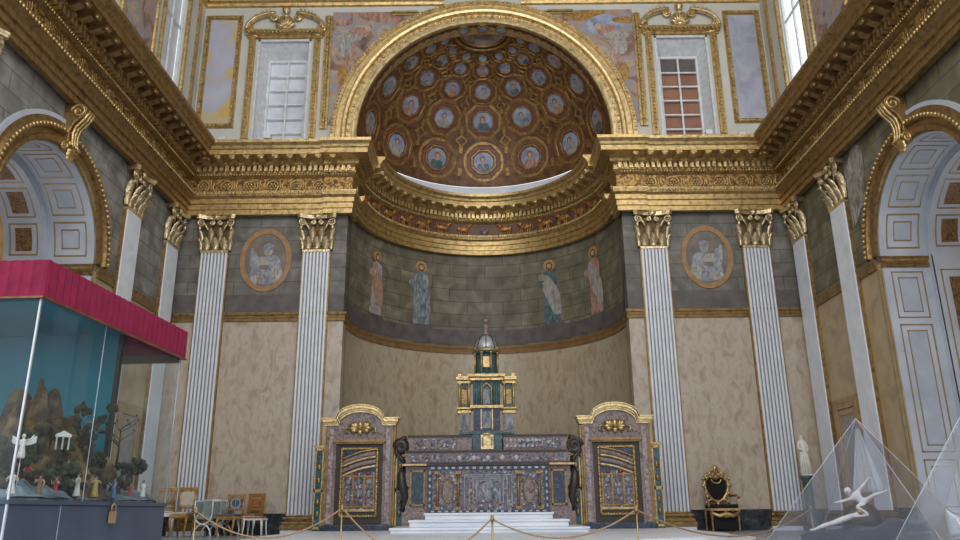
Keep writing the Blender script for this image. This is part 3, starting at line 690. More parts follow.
def back_window(idx, s, field):
    x0, x1 = (-5.15, -3.93) if s < 0 else (3.93, 5.15); px0, px1 = (x0+.20, x1-.20); z0, z1 = 8.97, 11.15; yb = .42
    m_ = MB()
    m_.add([(x0, 0, z0), (x1, 0, z0), (x1, 0, 11.5), (x0, 0, 11.5), (px0-.03, yb, z0), (px1+.03, yb, z0), (px1+.03, yb, z1+.05), (px0-.03, yb, z1+.05)],
           [(0, 1, 5, 4), (1, 2, 6, 5), (2, 3, 7, 6), (3, 0, 4, 7)])
    for a, b in (((x0, 8.95), (x0+.05, 11.5)), ((x1-.05, 8.95), (x1, 11.5)), ((x0, 11.45), (x1, 11.5))): m_.box((a[0], -.02, a[1]), (b[0], .03, b[1]))
    wdw = m_.build('window_%d' % idx, M['reveal'], kind='structure')
    m_ = MB(); m_.box((px0-.06, yb-.03, z0-.04), (px0, yb+.03, z1+.06)); m_.box((px1, yb-.03, z0-.04), (px1+.06, yb+.03, z1+.06)); m_.box((px0, yb-.03, z1), (px1, yb+.03, z1+.06)); m_.box((px0, yb-.03, z0-.04), (px1, yb+.03, z0+.02))
    m_.build('window_frame', M['white_wood'], wdw)
    m_ = MB(); m_.box(((px0+px1)/2-.02, yb-.02, z0), ((px0+px1)/2+.02, yb+.02, z1))
    for i in range(1, 6): z = z0+(z1-z0)*i/6; m_.box((px0, yb-.018, z-.018), (px1, yb+.018, z+.018))
    m_.build('glazing_bars', M['white_wood'], wdw)
    m_ = MB(); m_.box((px0-.05, yb+.08, z0-.05), (px1+.05, yb+.12, z1+.05)); m_.build('blind' if s < 0 else 'shutter', field, wdw)
    if s > 0:
        m_ = MB(); m_.box((px0, yb+.06, z1-.34), (px1, yb+.078, z1)); m_.build('upper_shade', flat('brown_grey_shade', (.13, .11, .11)), wdw)
        for i in range(3): m_ = m_
    return wdw
back_window(1, -1, M['blind']); back_window(2, 1, M['redblind'])
# side clerestory windows
for s, nm in ((-1, 'left'), (1, 'right')):
    for k, (ya, yb) in enumerate(((-1.98, -1.0), (-4.9, -3.95), (-9.0, -7.9))):
        m_ = MB(); x = s*(W+.07)
        m_.box((x-.03, ya, 9.3), (x+.03, ya+.04, 12.2)); m_.box((x-.03, yb-.04, 9.3), (x+.03, yb, 12.2)); m_.box((x-.03, ya, 9.3), (x+.03, yb, 9.37)); m_.box((x-.03, ya, 12.13), (x+.03, yb, 12.2))
        wd_ = m_.build('window_%d' % (3+k+(3 if s > 0 else 0)), M['white_wood'], kind='structure')
        m_ = MB(); m_.box((x-.02, (ya+yb)/2-.02, 9.37), (x+.02, (ya+yb)/2+.02, 12.13))
        z = 11.1; m_.box((x-.018, ya, z-.02), (x+.018, yb, z+.02))
        m_.build('glazing_bars', M['white_wood'], wd_)
        if s < 0:
            m_ = MB(); m_.box((x-.06, ya, 9.3), (x-.08, yb, 12.2)); m_.build('blind', M['blind'], wd_)
    rz = PI/2 if s < 0 else -PI/2
    # local x runs along the wall; for the left wall local x = +y world, right wall local x = -y
    f = (lambda a, b: (a, b)) if s < 0 else (lambda a, b: (-b, -a))
    def sp_panel(name, label, a, b, z0, z1, field, wd=.11):
        p, q = f(a, b); return wall_panel(name, label, p, z0, q, z1, field, wd, (s*W, 0, 0), rz)
    t = thing('window_frame_moulding', 'gilt bead moulding round the clerestory window nearest the corner, %s wall' % nm, 'window frame', (s*W, 0, 0), rz)
    m_ = MB(); p, q = f(-2.12, -.86); frame_strip(m_, (p, 9.15, q, 12.35), .11); m_.build('gilt_moulding', M['gold'], t)
    sp_panel('framed_fresco', 'gilt framed dark painting on the gallery level of the %s wall' % nm, -3.75, -2.32, 9.2, 12.2, M['painting'], .10)
    # a gilt fillet beside the corner
    m_ = MB(); m_.box((s*W, -.42, 9.0), (s*(W-.05), -.34, 12.4)); m_.box((s*W, -.30, 9.0), (s*(W-.03), -.27, 12.4))
    m_.build('trim_%d' % (12 if s < 0 else 13), M['gold'], kind='structure')
# top moulding
mb = MB()
for s in (-1, 1):
    mb.sweep([(0, 12.37), (.05, 12.39), (.07, 12.45), (.12, 12.49), (.14, 12.57), (0, 12.59)], [(s*W, YB), (s*W, 0), (s*.9, 0)], [(-s, 0), (-s, -1), (0, -1)])
    mb.sweep([(0, 12.78), (.08, 12.8), (.16, 12.9), (.2, 13.0), (0, 13.02)], [(s*W, YB), (s*W, 0), (s*.0, 0)], [(-s, 0), (-s, -1), (0, -1)])
mb.build('trim_14', M['gold'], kind='structure')
# spandrel frescoes
for s, nm, what in ((-1, 'left', 'rose and brown clouds'), (1, 'right', 'a winged angel on blue sky')):
    t = thing('spandrel_fresco', 'fresco of %s in the %s spandrel of the arch' % (what, nm), 'fresco', (0, 0, 0))
    m_ = MB(); vs = []; N = 18
    for i in range(N+1):
        z = 9.3+(12.22-9.3)*i/N; xi = math.sqrt(max(3.41**2-(z-9.05)**2, 0)) if z-9.05 < 3.4 else 0
        xo = 3.47+0*z
        xi = max(xi, 1.35); vs += [(s*xi, -.012, z), (s*max(xo, xi+.02), -.012, z)]
    m_.add(vs, [(2*i, 2*i+1, 2*i+3, 2*i+2) for i in range(N)]); m_.build('painted_ground', M['painting'], t)
    m_ = MB()
    frm = [(3.47, 9.25), (3.47, 12.08)]
    for (a, d_) in ((0, .05), (.06, .08), (.12, .05)): m_.box((s*(3.46+a), -d_, 9.2), (s*(3.46+a+.055), 0, 12.1))
    for i in range(30): m_.ball((s*3.55, -.09, 9.27+i*.095), (.035, .02, .035), 6, 4)
    for (a, d_) in ((0, .05), (.06, .07)): m_.box((s*1.5, -d_, 12.1+a), (s*2.1, 0, 12.1+a+.05))
    m_.build('gilt_frame', M['gold'], t)
    # painted winged figures
    m_ = MB(); fx, fz = s*2.85, 11.72
    base = (Vector((fx, -.012, fz)), Vector((0, -1, 0)), Vector((1, 0, 0)), Vector((0, 0, 1)))
    def bl(cx_, cz_, rx, rz_, mi, h):
        disc(m_, (base[0]+Vector((s*cx_, 0, cz_)), base[1], base[2], base[3]), rx, rz_, h, mi, 14)
    if s > 0: bl(-.05, .1, .42, .30, 0, .002)
    for a, b, c, d_ in ((-.62, .30, .34, .10), (-.45, .38, .30, .09), (-.30, .42, .30, .08), (.42, .22, .30, .09)): bl(a, b, c, d_, 3 if s > 0 else 1, .004)
    bl(0, -.05, .24, .15, 1, .005); bl(.22, -.2, .30, .12, 2, .006); bl(-.2, .05, .07, .09, 4, .008); bl(-.22, .09, .07, .06, 5, .007); bl(.3, -.45, .16, .25, 2, .005); bl(.15, -.75, .13, .28, 1, .004); bl(.33, -1.15, .12, .26, 3, .004)
    m_.build('painted_figures', [M['sky'], M['robe_r'], M['robe_w'], M['giltwood'], M['skin'], M['hair']], t)

# ================================================================== frescoes on the main storey
def oval(label, cx_, cz_, s):
    t = thing('oval_fresco', label, 'fresco', (cx_, 0, cz_), 0, 'oval frescoes between the pilasters')
    def ell(m_, r0x, r0z, r1x, r1z, h, mi=0, n=36):
        vs = []
        for (rx, rz_, hh) in ((r0x, r0z, .004), (r0x+.01, r0z+.01, h), (r1x-.01, r1z-.01, h), (r1x, r1z, .001)):
            vs += [(rx*math.cos(2*PI*k/n), -hh, rz_*math.sin(2*PI*k/n)) for k in range(n)]
        m_.add(vs, [(i*n+k, i*n+(k+1) % n, (i+1)*n+(k+1) % n, (i+1)*n+k) for i in range(3) for k in range(n)], mi)
    m_ = MB(); ell(m_, .43, .57, .55, .70, .025); m_.build('painted_frame', M['orange'], t)
    m_ = MB(); b = (Vector((0, 0, 0)), Vector((0, -1, 0)), Vector((1, 0, 0)), Vector((0, 0, 1)))
    disc(m_, b, .44, .58, .006, 0, 36)
    def bl(cx2, cz2, rx, rz_, mi, h, n=14): disc(m_, (Vector((s*cx2, 0, cz2)), b[1], b[2], b[3]), rx, rz_, h, mi, n)
    bl(-.02, -.30, .34, .24, 1, .008); bl(-.12, -.08, .20, .20, 1, .009); bl(.08, -.05, .16, .13, 2, .010); bl(-.04, .22, .10, .13, 2, .011); bl(-.05, .29, .11, .08, 1, .012)
    bl(.24, .0, .09, .2, 1, .010); bl(.16, -.42, .16, .10, 2, .011); bl(-.25, -.3, .12, .2, 2, .0105); bl(.02, -.16, .12, .05, 0, .013); bl(.30, .15, .04, .12, 2, .011)
    m_.build('painted_figure', [M['oval'], M['robe_g'], M['robe_w']], t)
oval('orange framed oval fresco of a grey robed bust on the left of the apse', -4.60, 6.17, -1)
oval('orange framed oval fresco of a grey robed bust on the right of the apse', 4.64, 6.15, 1)
def saint(label, az, z0, z1, lean, mats):
    t = thing('painted_saint', label, 'fresco', (0, 0, 0), 0, 'standing saints painted on the apse wall')
    H = z1-z0; a0 = math.radians(az)
    def P(u, z, h): a = a0+u/AR; r = AR-h; return (r*math.sin(a), AY+r*math.cos(a), z)
    def strip(name, rows, h, mt):
        m_ = MB(); vs = []; k = 5
        for (zf, l, r) in rows:
            vs += [P((l+(r-l)*i/(k-1)+lean*(zf-.5)*.1)*H, z0+zf*H, h) for i in range(k)]
        m_.add(vs, [(j*k+i, j*k+i+1, (j+1)*k+i+1, (j+1)*k+i) for j in range(len(rows)-1) for i in range(k-1)], 0, True)
        return m_.build(name, mt, t)
    c = [(0.5+.5*math.sin(PI*(i/10-.5))) for i in range(11)]
    halo = [(.80+.17*v, -.095*math.sqrt(max(0, 1-(2*v-1)**2)), .095*math.sqrt(max(0, 1-(2*v-1)**2))) for v in c]
    strip('halo', halo, .008, M['halo'])
    strip('robe', [(0, -.13, .12), (.03, -.14, .14), (.2, -.13, .12), (.4, -.12, .11), (.55, -.11, .12), (.68, -.12, .12), (.76, -.10, .10), (.80, -.03, .03)], .012, mats[0])
    strip('mantle', [(.12, .04, .15), (.25, -.02, .16), (.42, -.10, .15), (.55, -.14, .10), (.66, -.14, .02), (.74, -.11, -.04)], .016, mats[1])
    strip('beard_and_hair', [(.80+.13*v, -.055*math.sqrt(max(0, 1-(2*v-1)**2)), .055*math.sqrt(max(0, 1-(2*v-1)**2))) for v in c], .018, M['hair'])
    strip('face', [(.83+.075*v, -.034*math.sqrt(max(0, 1-(2*v-1)**2)), .034*math.sqrt(max(0, 1-(2*v-1)**2))) for v in c], .022, M['skin'])
    strip('raised_arm', [(.56, -.20, -.12), (.62, -.22, -.13), (.66, -.18, -.08)], .020, mats[0])
    strip('ground_patch', [(-.05, -.2, .2), (-.01, -.16, .18), (.01, -.1, .1)], .006, M['plinth_paint'])
    return t
saint('painted saint in white and rose robes, leftmost on the apse wall', -60, 5.44, 7.02, .3, (M['robe_w'], M['robe_r']))
saint('painted saint in pale blue robe and white mantle, left of the apse centre', -32.5, 5.44, 7.08, 0, (M['robe_b'], M['robe_b']))
saint('painted saint in dark violet and teal robes, right of the apse centre', 33.5, 5.42, 7.08, -.4, (M['robe_t'], M['robe_w']))
saint('painted saint with raised white banner in rose robes, rightmost on the apse wall', 61, 5.40, 7.08, -.5, (M['robe_r'], M['robe_w']))
# faded frescoes on the side walls
t = tag(None or (lambda m_: (m_.grid(lambda u, v: (W-.012-.003*math.sin(9*u), -3.28+.62*u+.06*math.sin(6*v)*(1-u), 5.9+1.15*v+.12*math.sin(5*u)), 10, 14), m_.build('faded_fresco', mat('faded_rose_fresco', [(.36, (.16, .15, .11)), (.5, (.30, .27, .24)), (.68, (.42, .39, .37))], scale=5, dist=1.5, stretch=(1, 2, .7), rough=.7)))[1])(MB()), 'faded pale rose fresco figure on the right wall beside the arch', 'fresco')
mb = MB(); mb.grid(lambda u, v: (W-.012, -7.9+1.5*u, 5.6+1.5*v+.1*math.sin(7*u)), 8, 8); tag(mb.build('angel_fresco', M['painting']), 'darkened fresco of drapery at the near end of the right wall', 'fresco')

# ================================================================== side arches
def rect_line(m_, fn, a0, b0, a1, b1, wd=.02, h=.006):
    for (p, q, r, s_) in ((a0, b0, a1, b0+wd), (a0, b1-wd, a1, b1), (a0, b0, a0+wd, b1), (a1-wd, b0, a1, b1)):
        n = 8
        m_.grid(lambda u, v: fn(p+(r-p)*u, q+(s_-q)*v, h), n if abs(r-p) > wd*2 else 1, n if abs(s_-q) > wd*2 else 1, 0, True)
for s, nm in ((-1, 'left'), (1, 'right')):
    # archivolt
    m_ = MB(); prof = [(AIN, .0), (AIN, .05), (AIN+.07, .07), (AIN+.09, .03), (AIN+.16, .03), (AIN+.18, .09), (AIN+.25, .11), (AIN+.28, .05), (AOUT, .04), (AOUT, 0)]
    n = 40; vs = []
    for (r, d_) in prof: vs += [(s*(W-d_), ARC+r*math.cos(PI*i/n), ASP+.02+r*math.sin(PI*i/n)) for i in range(n+1)]
    m_.add(vs, [(i*(n+1)+k, i*(n+1)+k+1, (i+1)*(n+1)+k+1, (i+1)*(n+1)+k) for i in range(len(prof)-1) for k in range(n)])
    av = m_.build('trim_%d' % (15 if s < 0 else 16), M['gold_d'], kind='structure')
    m_ = MB()
    for i in range(56):
        a = PI*(i+.5)/56; r = AIN+.225; m_.ball((s*(W-.11), ARC+r*math.cos(a), ASP+.02+r*math.sin(a)), (.03, .036, .036), 6, 4)
    m_.build('bead_course', M['gold'], av)
    # outer white fillet
    m_ = MB(); vs = []
    for (r, d_) in ((AOUT, .0), (AOUT, .05), (AOUT+.07, .05), (AOUT+.07, 0)): vs += [(s*(W-d_), ARC+r*math.cos(PI*i/n), ASP+.02+r*math.sin(PI*i/n)) for i in range(int(n*.45), n+1)]
    k_ = n+1-int(n*.45); m_.add(vs, [(i*k_+k, i*k_+k+1, (i+1)*k_+k+1, (i+1)*k_+k) for i in range(3) for k in range(k_-1)]); m_.build('outer_fillet', M['archwhite'], av)
    # keystone console
    t = thing('keystone_console', 'gilded scroll console at the crown of the %s side arch' % nm, 'console', (s*W, ARC, ASP+1.35), PI/2 if s < 0 else -PI/2, 'scroll consoles crowning the side arches')
    m_ = MB(); pf = [(-.0, 0), (-.10, -.02), (-.16, .06), (-.13, .14), (-.12, .3), (-.17, .44), (-.25, .52), (-.33, .60), (-.34, .70), (-.27, .77), (-.0, .77)]
    m_.prism(pf, -.13, .13, 'x'); m_.build('console_body', M['gold_d'], t, bev=.01)
    m_ = MB()
    for x in (-.135, .135):
        for (cy2, cz2, r, ss) in ((-.22, .63, .12, 1), (-.10, .06, .075, -1)):
            m_.tube([(x, cy2+ss*r*(1-i/20*.85)*math.cos(i/20*3.2*PI), cz2+r*(1-i/20*.85)*math.sin(i/20*3.2*PI)) for i in range(21)], [.024*(1-.4*i/20) for i in range(21)], 6)
    for x in (-.07, 0, .07): m_.tube([(x, -.36, .66), (x, -.30, .54), (x, -.18, .40), (x, -.15, .28), (x, -.16, .12), (x, -.19, .05)], .026, 6)
    leaf(m_, 0, -.16, .26, .2, .05, .10); m_.build('scroll_ribs', M['gold'], t)
    # reveal: two vault bands
    x1, x2, x3 = W+.02, W+.78, W+1.45; r1, r2 = AIN-.012, AIN-.13
    def vault(xa, xb, r, name, mt):
        q = MB(); nn = 28
        q.add([p for i in range(nn+1) for p in ((s*xa, ARC+r*math.cos(PI*i/nn), ASP+r*math.sin(PI*i/nn)), (s*xb, ARC+r*math.cos(PI*i/nn), ASP+r*math.sin(PI*i/nn)))], [(2*i, 2*i+1, 2*i+3, 2*i+2) for i in range(nn)], 0, True)
        for sg in (-1, 1): q.add([(s*xa, ARC+sg*r, 0 if sg < 0 else ZF), (s*xb, ARC+sg*r, 0 if sg < 0 else ZF), (s*xb, ARC+sg*r, ASP), (s*xa, ARC+sg*r, ASP)], [(0, 1, 2, 3)])
        return q.build(name, mt, kind='structure')
    v1 = vault(x1, x2, r1, 'wall_%s_arch' % nm, M['archwhite']); v2 = vault(x2, x3, r2, 'wall_%s_inner_arch' % nm, M['archwhite'])
    m_ = MB()
    n = 24; m_.add([p for i in range(n+1) for p in ((s*x2, ARC+r1*math.cos(PI*i/n), ASP+r1*math.sin(PI*i/n)), (s*x2, ARC+r2*math.cos(PI*i/n), ASP+r2*math.sin(PI*i/n)))], [(2*i, 2*i+1, 2*i+3, 2*i+2) for i in range(n)])
    for sg in (-1, 1): m_.box((s*x2, ARC+sg*r1, ZF), (s*(x2+.02), ARC+sg*r2, ASP))
    m_.build('step_face', M['archwhite'], v2)
    g1 = MB(); d1 = MB()
    def onv(r): return lambda x, a, h: (s*x, ARC+(r-h)*math.cos(a), ASP+(r-h)*math.sin(a))
    for i in range(6):
        a = .10+i*(PI-.2)/6; b = a+(PI-.2)/6-.07
        rect_line(g1, onv(r1), x1+.12, a, x2-.10, b, .022); rect_line(g1, onv(r1), x1+.24, a+.09, x2-.22, b-.09, .018)
        g1.grid(lambda u, v: onv(r1)(x1+.26+(x2-x1-.50)*u, a+.11+(b-a-.22)*v, .004), 1, 6, 1)
        rect_line(g1, onv(r2), x2+.10, a, x3-.10, b, .022)
        d1.grid(lambda u, v: onv(r2)(x2+.2+(x3-x2-.4)*u, a+.06+(b-a-.12)*v, .006), 1, 8)
    g1.build('gilt_panel_lines', [M['goldline'], M['archpanel']], v1); d1.build('arabesque_panels', M['darkred'], v2)
    # jamb panels (both faces of the opening)
    g2 = MB(); d2 = MB()
    for sg in (-1, 1):
        fj = lambda r: (lambda x, z, h: (s*x, ARC+sg*(r-h), z))
        rect_line(g2, fj(r1), x1+.12, 4.0, x2-.12, 4.78, .022); rect_line(g2, fj(r1), x1+.22, 4.1, x2-.22, 4.68, .018)
        g2.grid(lambda u, v: fj(r1)(x1+.25+(x2-x1-.5)*u, 4.13+.52*v, .004), 1, 1, 1)
        for (za, zb) in ((1.9, 3.9), (1.0, 1.8)):
            rect_line(g2, fj(r1), x1+.12, za, x2-.12, zb, .022); rect_line(g2, fj(r1), x1+.22, za+.1, x2-.22, zb-.1, .018)
            g2.grid(lambda u, v: fj(r1)(x1+.25+(x2-x1-.5)*u, za+.13+(zb-za-.26)*v, .004), 1, 1, 1)
        rect_line(g2, fj(r2), x2+.10, 1.0, x3-.10, 4.78, .022)
        d2.grid(lambda u, v: fj(r2)(x2+.22+(x3-x2-.44)*u, 1.1+3.55*v, .006), 1, 1)
        g2.box((s*(W-.02), ARC+sg*(r1), ZF if sg > 0 else 0), (s*(W-.06), ARC+sg*(r1+.05), 4.8), 0)
    g2.build('jamb_lines', [M['goldline'], M['archpanel']], v1); d2.build('jamb_arabesques', M['darkred'], v2)
    # side room beyond
    m_ = MB(); X3 = s*(x3); X9 = s*(x3+3.5)
    m_.box((X9, -9, 0), (X9+s*.2, 0, 9.5)); m_.box((X3, 0, 0), (X9, .2, 9.5)); m_.box((X3, -9.2, 0), (X9, -9, 9.5)); m_.box((X3, -9, 8.2), (X9, 0, 8.4))
    m_.box((s*(x3-.1), -9, 0), (X3, ARC-r2, 9)); m_.box((s*(x3-.1), ARC+r2, 0), (X3, 0, 9)); m_.box((s*(x3-.1), ARC-r2, ASP+r2), (X3, ARC+r2, 9))
    m_.build('wall_%s_aisle' % nm, M['warmwall'], kind='structure')
    m_ = MB()
    for z in (4.3, 4.75, 5.6): m_.box((X9-s*.12, -9, z), (X9, 0, z+.16)); m_.box((X3, -.12, z), (X9, 0, z+.16))
    m_.build('trim_%d' % (17 if s < 0 else 18), M['gold'], kind='structure')
    l = bpy.data.lights.new('aisle_light', 'POINT'); l.energy = 75; l.shadow_soft_size = .4; l.color = (1, .82, .6)
    o = bpy.data.objects.new('aisle_light', l); C.objects.link(o); o.location = (s*(x3+1.8), ARC+1, 7.2)
    # small service door in the side wall near the corner
    idx = 1 if s < 0 else 2; rz = PI/2 if s < 0 else -PI/2; yc = -1.38
    m_ = MB(); m_.M = Matrix.Translation((s*W, yc, 0)) @ Matrix.Rotation(rz, 4, 'Z')
    for (wd_, d_, zt) in ((.50, .03, 3.0), (.42, .05, 2.9), (.34, .03, 2.8)):
        m_.box((-wd_, -d_, ZF), (-wd_+.09, 0, zt)); m_.box((wd_-.09, -d_, ZF), (wd_, 0, zt)); m_.box((-wd_-.004, -d_-.004, zt-.09), (wd_+.004, 0, zt+.002))
    dr = m_.build('door_%d' % idx, M['woodframe'], kind='structure')
    m_ = MB(); m_.M = Matrix.Translation((s*W, yc, 0)) @ Matrix.Rotation(rz, 4, 'Z'); m_.box((-.26, -.02, ZF), (.26, 0, 2.72)); 
    for (a, b) in ((.85, 1.6), (1.7, 2.6)): m_.box((-.18, -.035, a), (.18, -.02, b))
    m_.build('door_leaf', M['greypane'], dr)

# ================================================================== altar group
LEVEL = .80
def steps():
    t = thing('altar_steps', 'three white marble steps in front of the altar', 'steps', (0, 0, 0))
    for (hx, yf, z0, z1) in ((1.50, -3.25, LEVEL, .875), (1.27, -2.65, .875, .98), (1.06, -2.2, .98, 1.085)):
        m_ = MB(); yk = -1.0 if hx < 1.1 else -1.5; hb = hx if hx > 1.1 else 1.03; m_.box((-hx+.02, yf+.02, z0), (hx-.02, -1.5, z1-.03)); m_.box((-hx, yf, z1-.035), (hx, -1.5, z1)); m_.box((-hb+.02, -1.5, z0 if hx > 1.1 else LEVEL), (hb-.02, yk, z1)); m_.build('step', M['step'], t, bev=.006)
steps()
def altar():
    t = thing('altar', 'polychrome inlaid marble altar with carved scrolls below the tabernacle', 'altar', (0, 0, 0))
    yf = -1.5
    m_ = MB(); m_.box((-1.04, yf, 1.085), (1.04, -1.0, 1.86)); m_.build('altar_body', M['mosaic'], t)
    m_ = MB()
    m_.box((-1.06, yf-.03, 1.085), (1.06, yf, 1.13)); m_.box((-1.05, yf-.03, 1.80), (1.05, yf, 1.86))
    for sg in (-1, 1): m_.box((sg*1.05, yf-.03, 1.13), (sg*.97, yf, 1.80))
    for i in range(17):
        x = -.96+i*.12; m_.cbox((x, yf-.034, 1.108), (.055, .012, .028), 1); m_.cbox((x, yf-.034, 1.83), (.055, .012, .035), 1)
    for sg in (-1, 1):
        for i in range(6): m_.cbox((sg*1.01, yf-.034, 1.2+i*.11), (.03, .012, .05), 1)
    m_.build('frontal_border', [M['lapis'], M['studs']], t)
    for x in (-.88, -.52, .52, .88):
        m_ = MB(); m_.tube([(x, yf-.03, 1.16), (x, yf-.03, 1.72)], .022, 8); m_.cbox((x, yf-.03, 1.75), (.10, .05, .05)); m_.cbox((x, yf-.03, 1.16), (.09, .05, .05)); m_.build('gilt_colonnette', M['gold_d'], t)
    for x in (-.70, .70):
        m_ = MB(); m_.tube([(x+.10*math.cos(a), yf-.012, 1.45+.20*math.sin(a)) for a in [2*PI*i/20 for i in range(20)]], .012, 6, closed=True); m_.build('oval_frame', M['gold_d'], t)
    for x in (-.70, .70):
        m_ = MB(); disc(m_, (Vector((x, yf-.002, 1.45)), Vector((0, -1, 0)), Vector((1, 0, 0)), Vector((0, 0, 1))), .09, .19, .008); m_.build('oval_inlay', M['pietra'], t)
    m_ = MB()   # central inlaid colonnade in perspective
    for i, k in enumerate((.42, .34, .27, .21)):
        for sg in (-1, 1): m_.box((sg*k, yf-.014+.002*i, 1.18+.03*i), (sg*(k-.022), yf, 1.70-.03*i))
        m_.box((-k, yf-.014+.002*i, 1.70-.03*i), (k, yf, 1.72-.03*i))
    m_.build('colonnade_inlay', M['robe_g'], t)
    m_ = MB(); b = Vector((0, yf, 1.38))
    for (x, z, rx, rz_) in ((0, .16, .10, .05), (0, -.02, .07, .10), (-.14, -.02, .04, .08), (.15, 0, .04, .08), (-.06, .1, .05, .07), (.07, .2, .06, .05), (-.2, .16, .04, .06), (.22, .15, .035, .06)):
        disc(m_, (b+Vector((x, 0, z)), Vector((0, -1, 0)), Vector((1, 0, 0)), Vector((0, 0, 1))), rx, rz_, .012)
    m_.build('figure_inlay', M['robe_b'], t)
    m_ = MB(); m_.box((-1.50, yf-.04, 1.865), (1.50, -.8, 1.90)); m_.build('mensa_slab', M['bronze'], t, bev=.005)
    m_ = MB()
    for sg in (-1, 1): m_.box((sg*1.07, yf-.05, 1.872), (sg*1.50, yf-.035, 1.905))
    m_.build('gilt_fillet', M['gold'], t)
    m_ = MB(); m_.box((-1.44, yf+.06, 1.90), (1.44, -.75, 2.10)); m_.box((-1.36, yf+.045, 1.94), (1.36, yf+.06, 2.07), 1)
    for i in range(5): m_.ball((-.5+.25*i, yf+.045, 2.0), (.05, .012, .05), 8, 4, 2)
    m_.build('lower_gradine', [M['pietra'], M['mosaic'], M['studs']], t)
    m_ = MB(); m_.box((-1.46, yf+.03, 2.10), (1.46, -.7, 2.135)); m_.box((-1.46, yf+.03, 1.90), (1.46, yf+.06, 1.925)); m_.box((-1.42, yf+.13, 2.375), (-.28, -.7, 2.41)); m_.box((.28, yf+.13, 2.375), (1.42, -.7, 2.41)); m_.build('gradine_mouldings', M['bronze'], t)
    m_ = MB(); m_.box((-1.40, yf+.16, 2.135), (-.28, -.7, 2.375)); m_.box((.28, yf+.16, 2.135), (1.40, -.7, 2.375)); m_.box((-.28, -.85, 2.135), (.28, -.7, 2.375))
    for sg in (-1, 1):
        m_.box((sg*.55, yf+.145, 2.17), (sg*1.30, yf+.16, 2.345), 1)
    for i in range(8):
        x = .34+i*.075; m_.cbox((x, yf+.14, 2.26+(.05 if i % 2 else -.05)), (.05, .012, .05), 2); m_.cbox((x, yf+.14, 2.26-(.05 if i % 2 else -.05)), (.03, .012, .03), 2)
    m_.build('upper_gradine', [M['pietra'], M['mosaic'], M['studs']], t)
    for sg in (-1, 1):
        m_ = MB(); m_.box((sg*1.06, -1.42, LEVEL+.05), (sg*1.44, -.9, 1.865)); sbk = m_.build('side_block', M['pietra'], t)
        m_ = MB(); m_.box((sg*1.12, -1.44, 1.22), (sg*1.34, -1.42, 1.78)); m_.build('side_panel', M['lapis'], sbk)
        m_ = MB(); q = MB()
        for (a, b) in (((1.10, 1.20), (1.36, 1.23)), ((1.10, 1.77), (1.36, 1.80)), ((1.10, 1.20), (1.125, 1.80)), ((1.335, 1.20), (1.36, 1.80))): m_.box((sg*a[0], -1.455, a[1]), (sg*b[0], -1.42, b[1]))
        m_.build('side_panel_frame', M['gold_d'], sbk)
        m_ = MB(); m_.box((sg*1.04, -1.47, LEVEL), (sg*1.50, -.85, 1.10)); m_.build('side_plinth', M['pietra'], t, bev=.01)
        m_ = MB()   # scroll at the gradine end
        m_.tube([(sg*1.55+sg*.12*(1-i/26*.85)*math.cos(i/26*4*PI), -1.25, 2.22+.12*(1-i/26*.85)*math.sin(i/26*4*PI)) for i in range(27)], [.035*(1-.4*i/26) for i in range(27)], 8, flat=2)
        m_.tube([(sg*1.45, -1.25, 2.38), (sg*1.52, -1.25, 2.36), (sg*1.62, -1.25, 2.30), (sg*1.64, -1.25, 2.12), (sg*1.52, -1.25, 2.0), (sg*1.46, -1.25, 1.92)], .04, 8)
        m_.build('gradine_scroll', M['bronze'], t)
        m_ = MB()   # carved cherub bracket
        m_.tube([(sg*1.46, -1.36, 1.84), (sg*1.52, -1.42, 1.74), (sg*1.50, -1.46, 1.56), (sg*1.44, -1.42, 1.36), (sg*1.47, -1.38, 1.2), (sg*1.50, -1.36, 1.12)], [.05, .07, .085, .06, .05, .04], 8)
        m_.ball((sg*1.50, -1.48, 1.60), (.055, .055, .065)); m_.ball((sg*1.54, -1.40, 1.50), (.07, .03, .05)); m_.ball((sg*1.44, -1.44, 1.50), (.06, .03, .05))
        m_.build('cherub_bracket', M['bronze'], t)
altar()
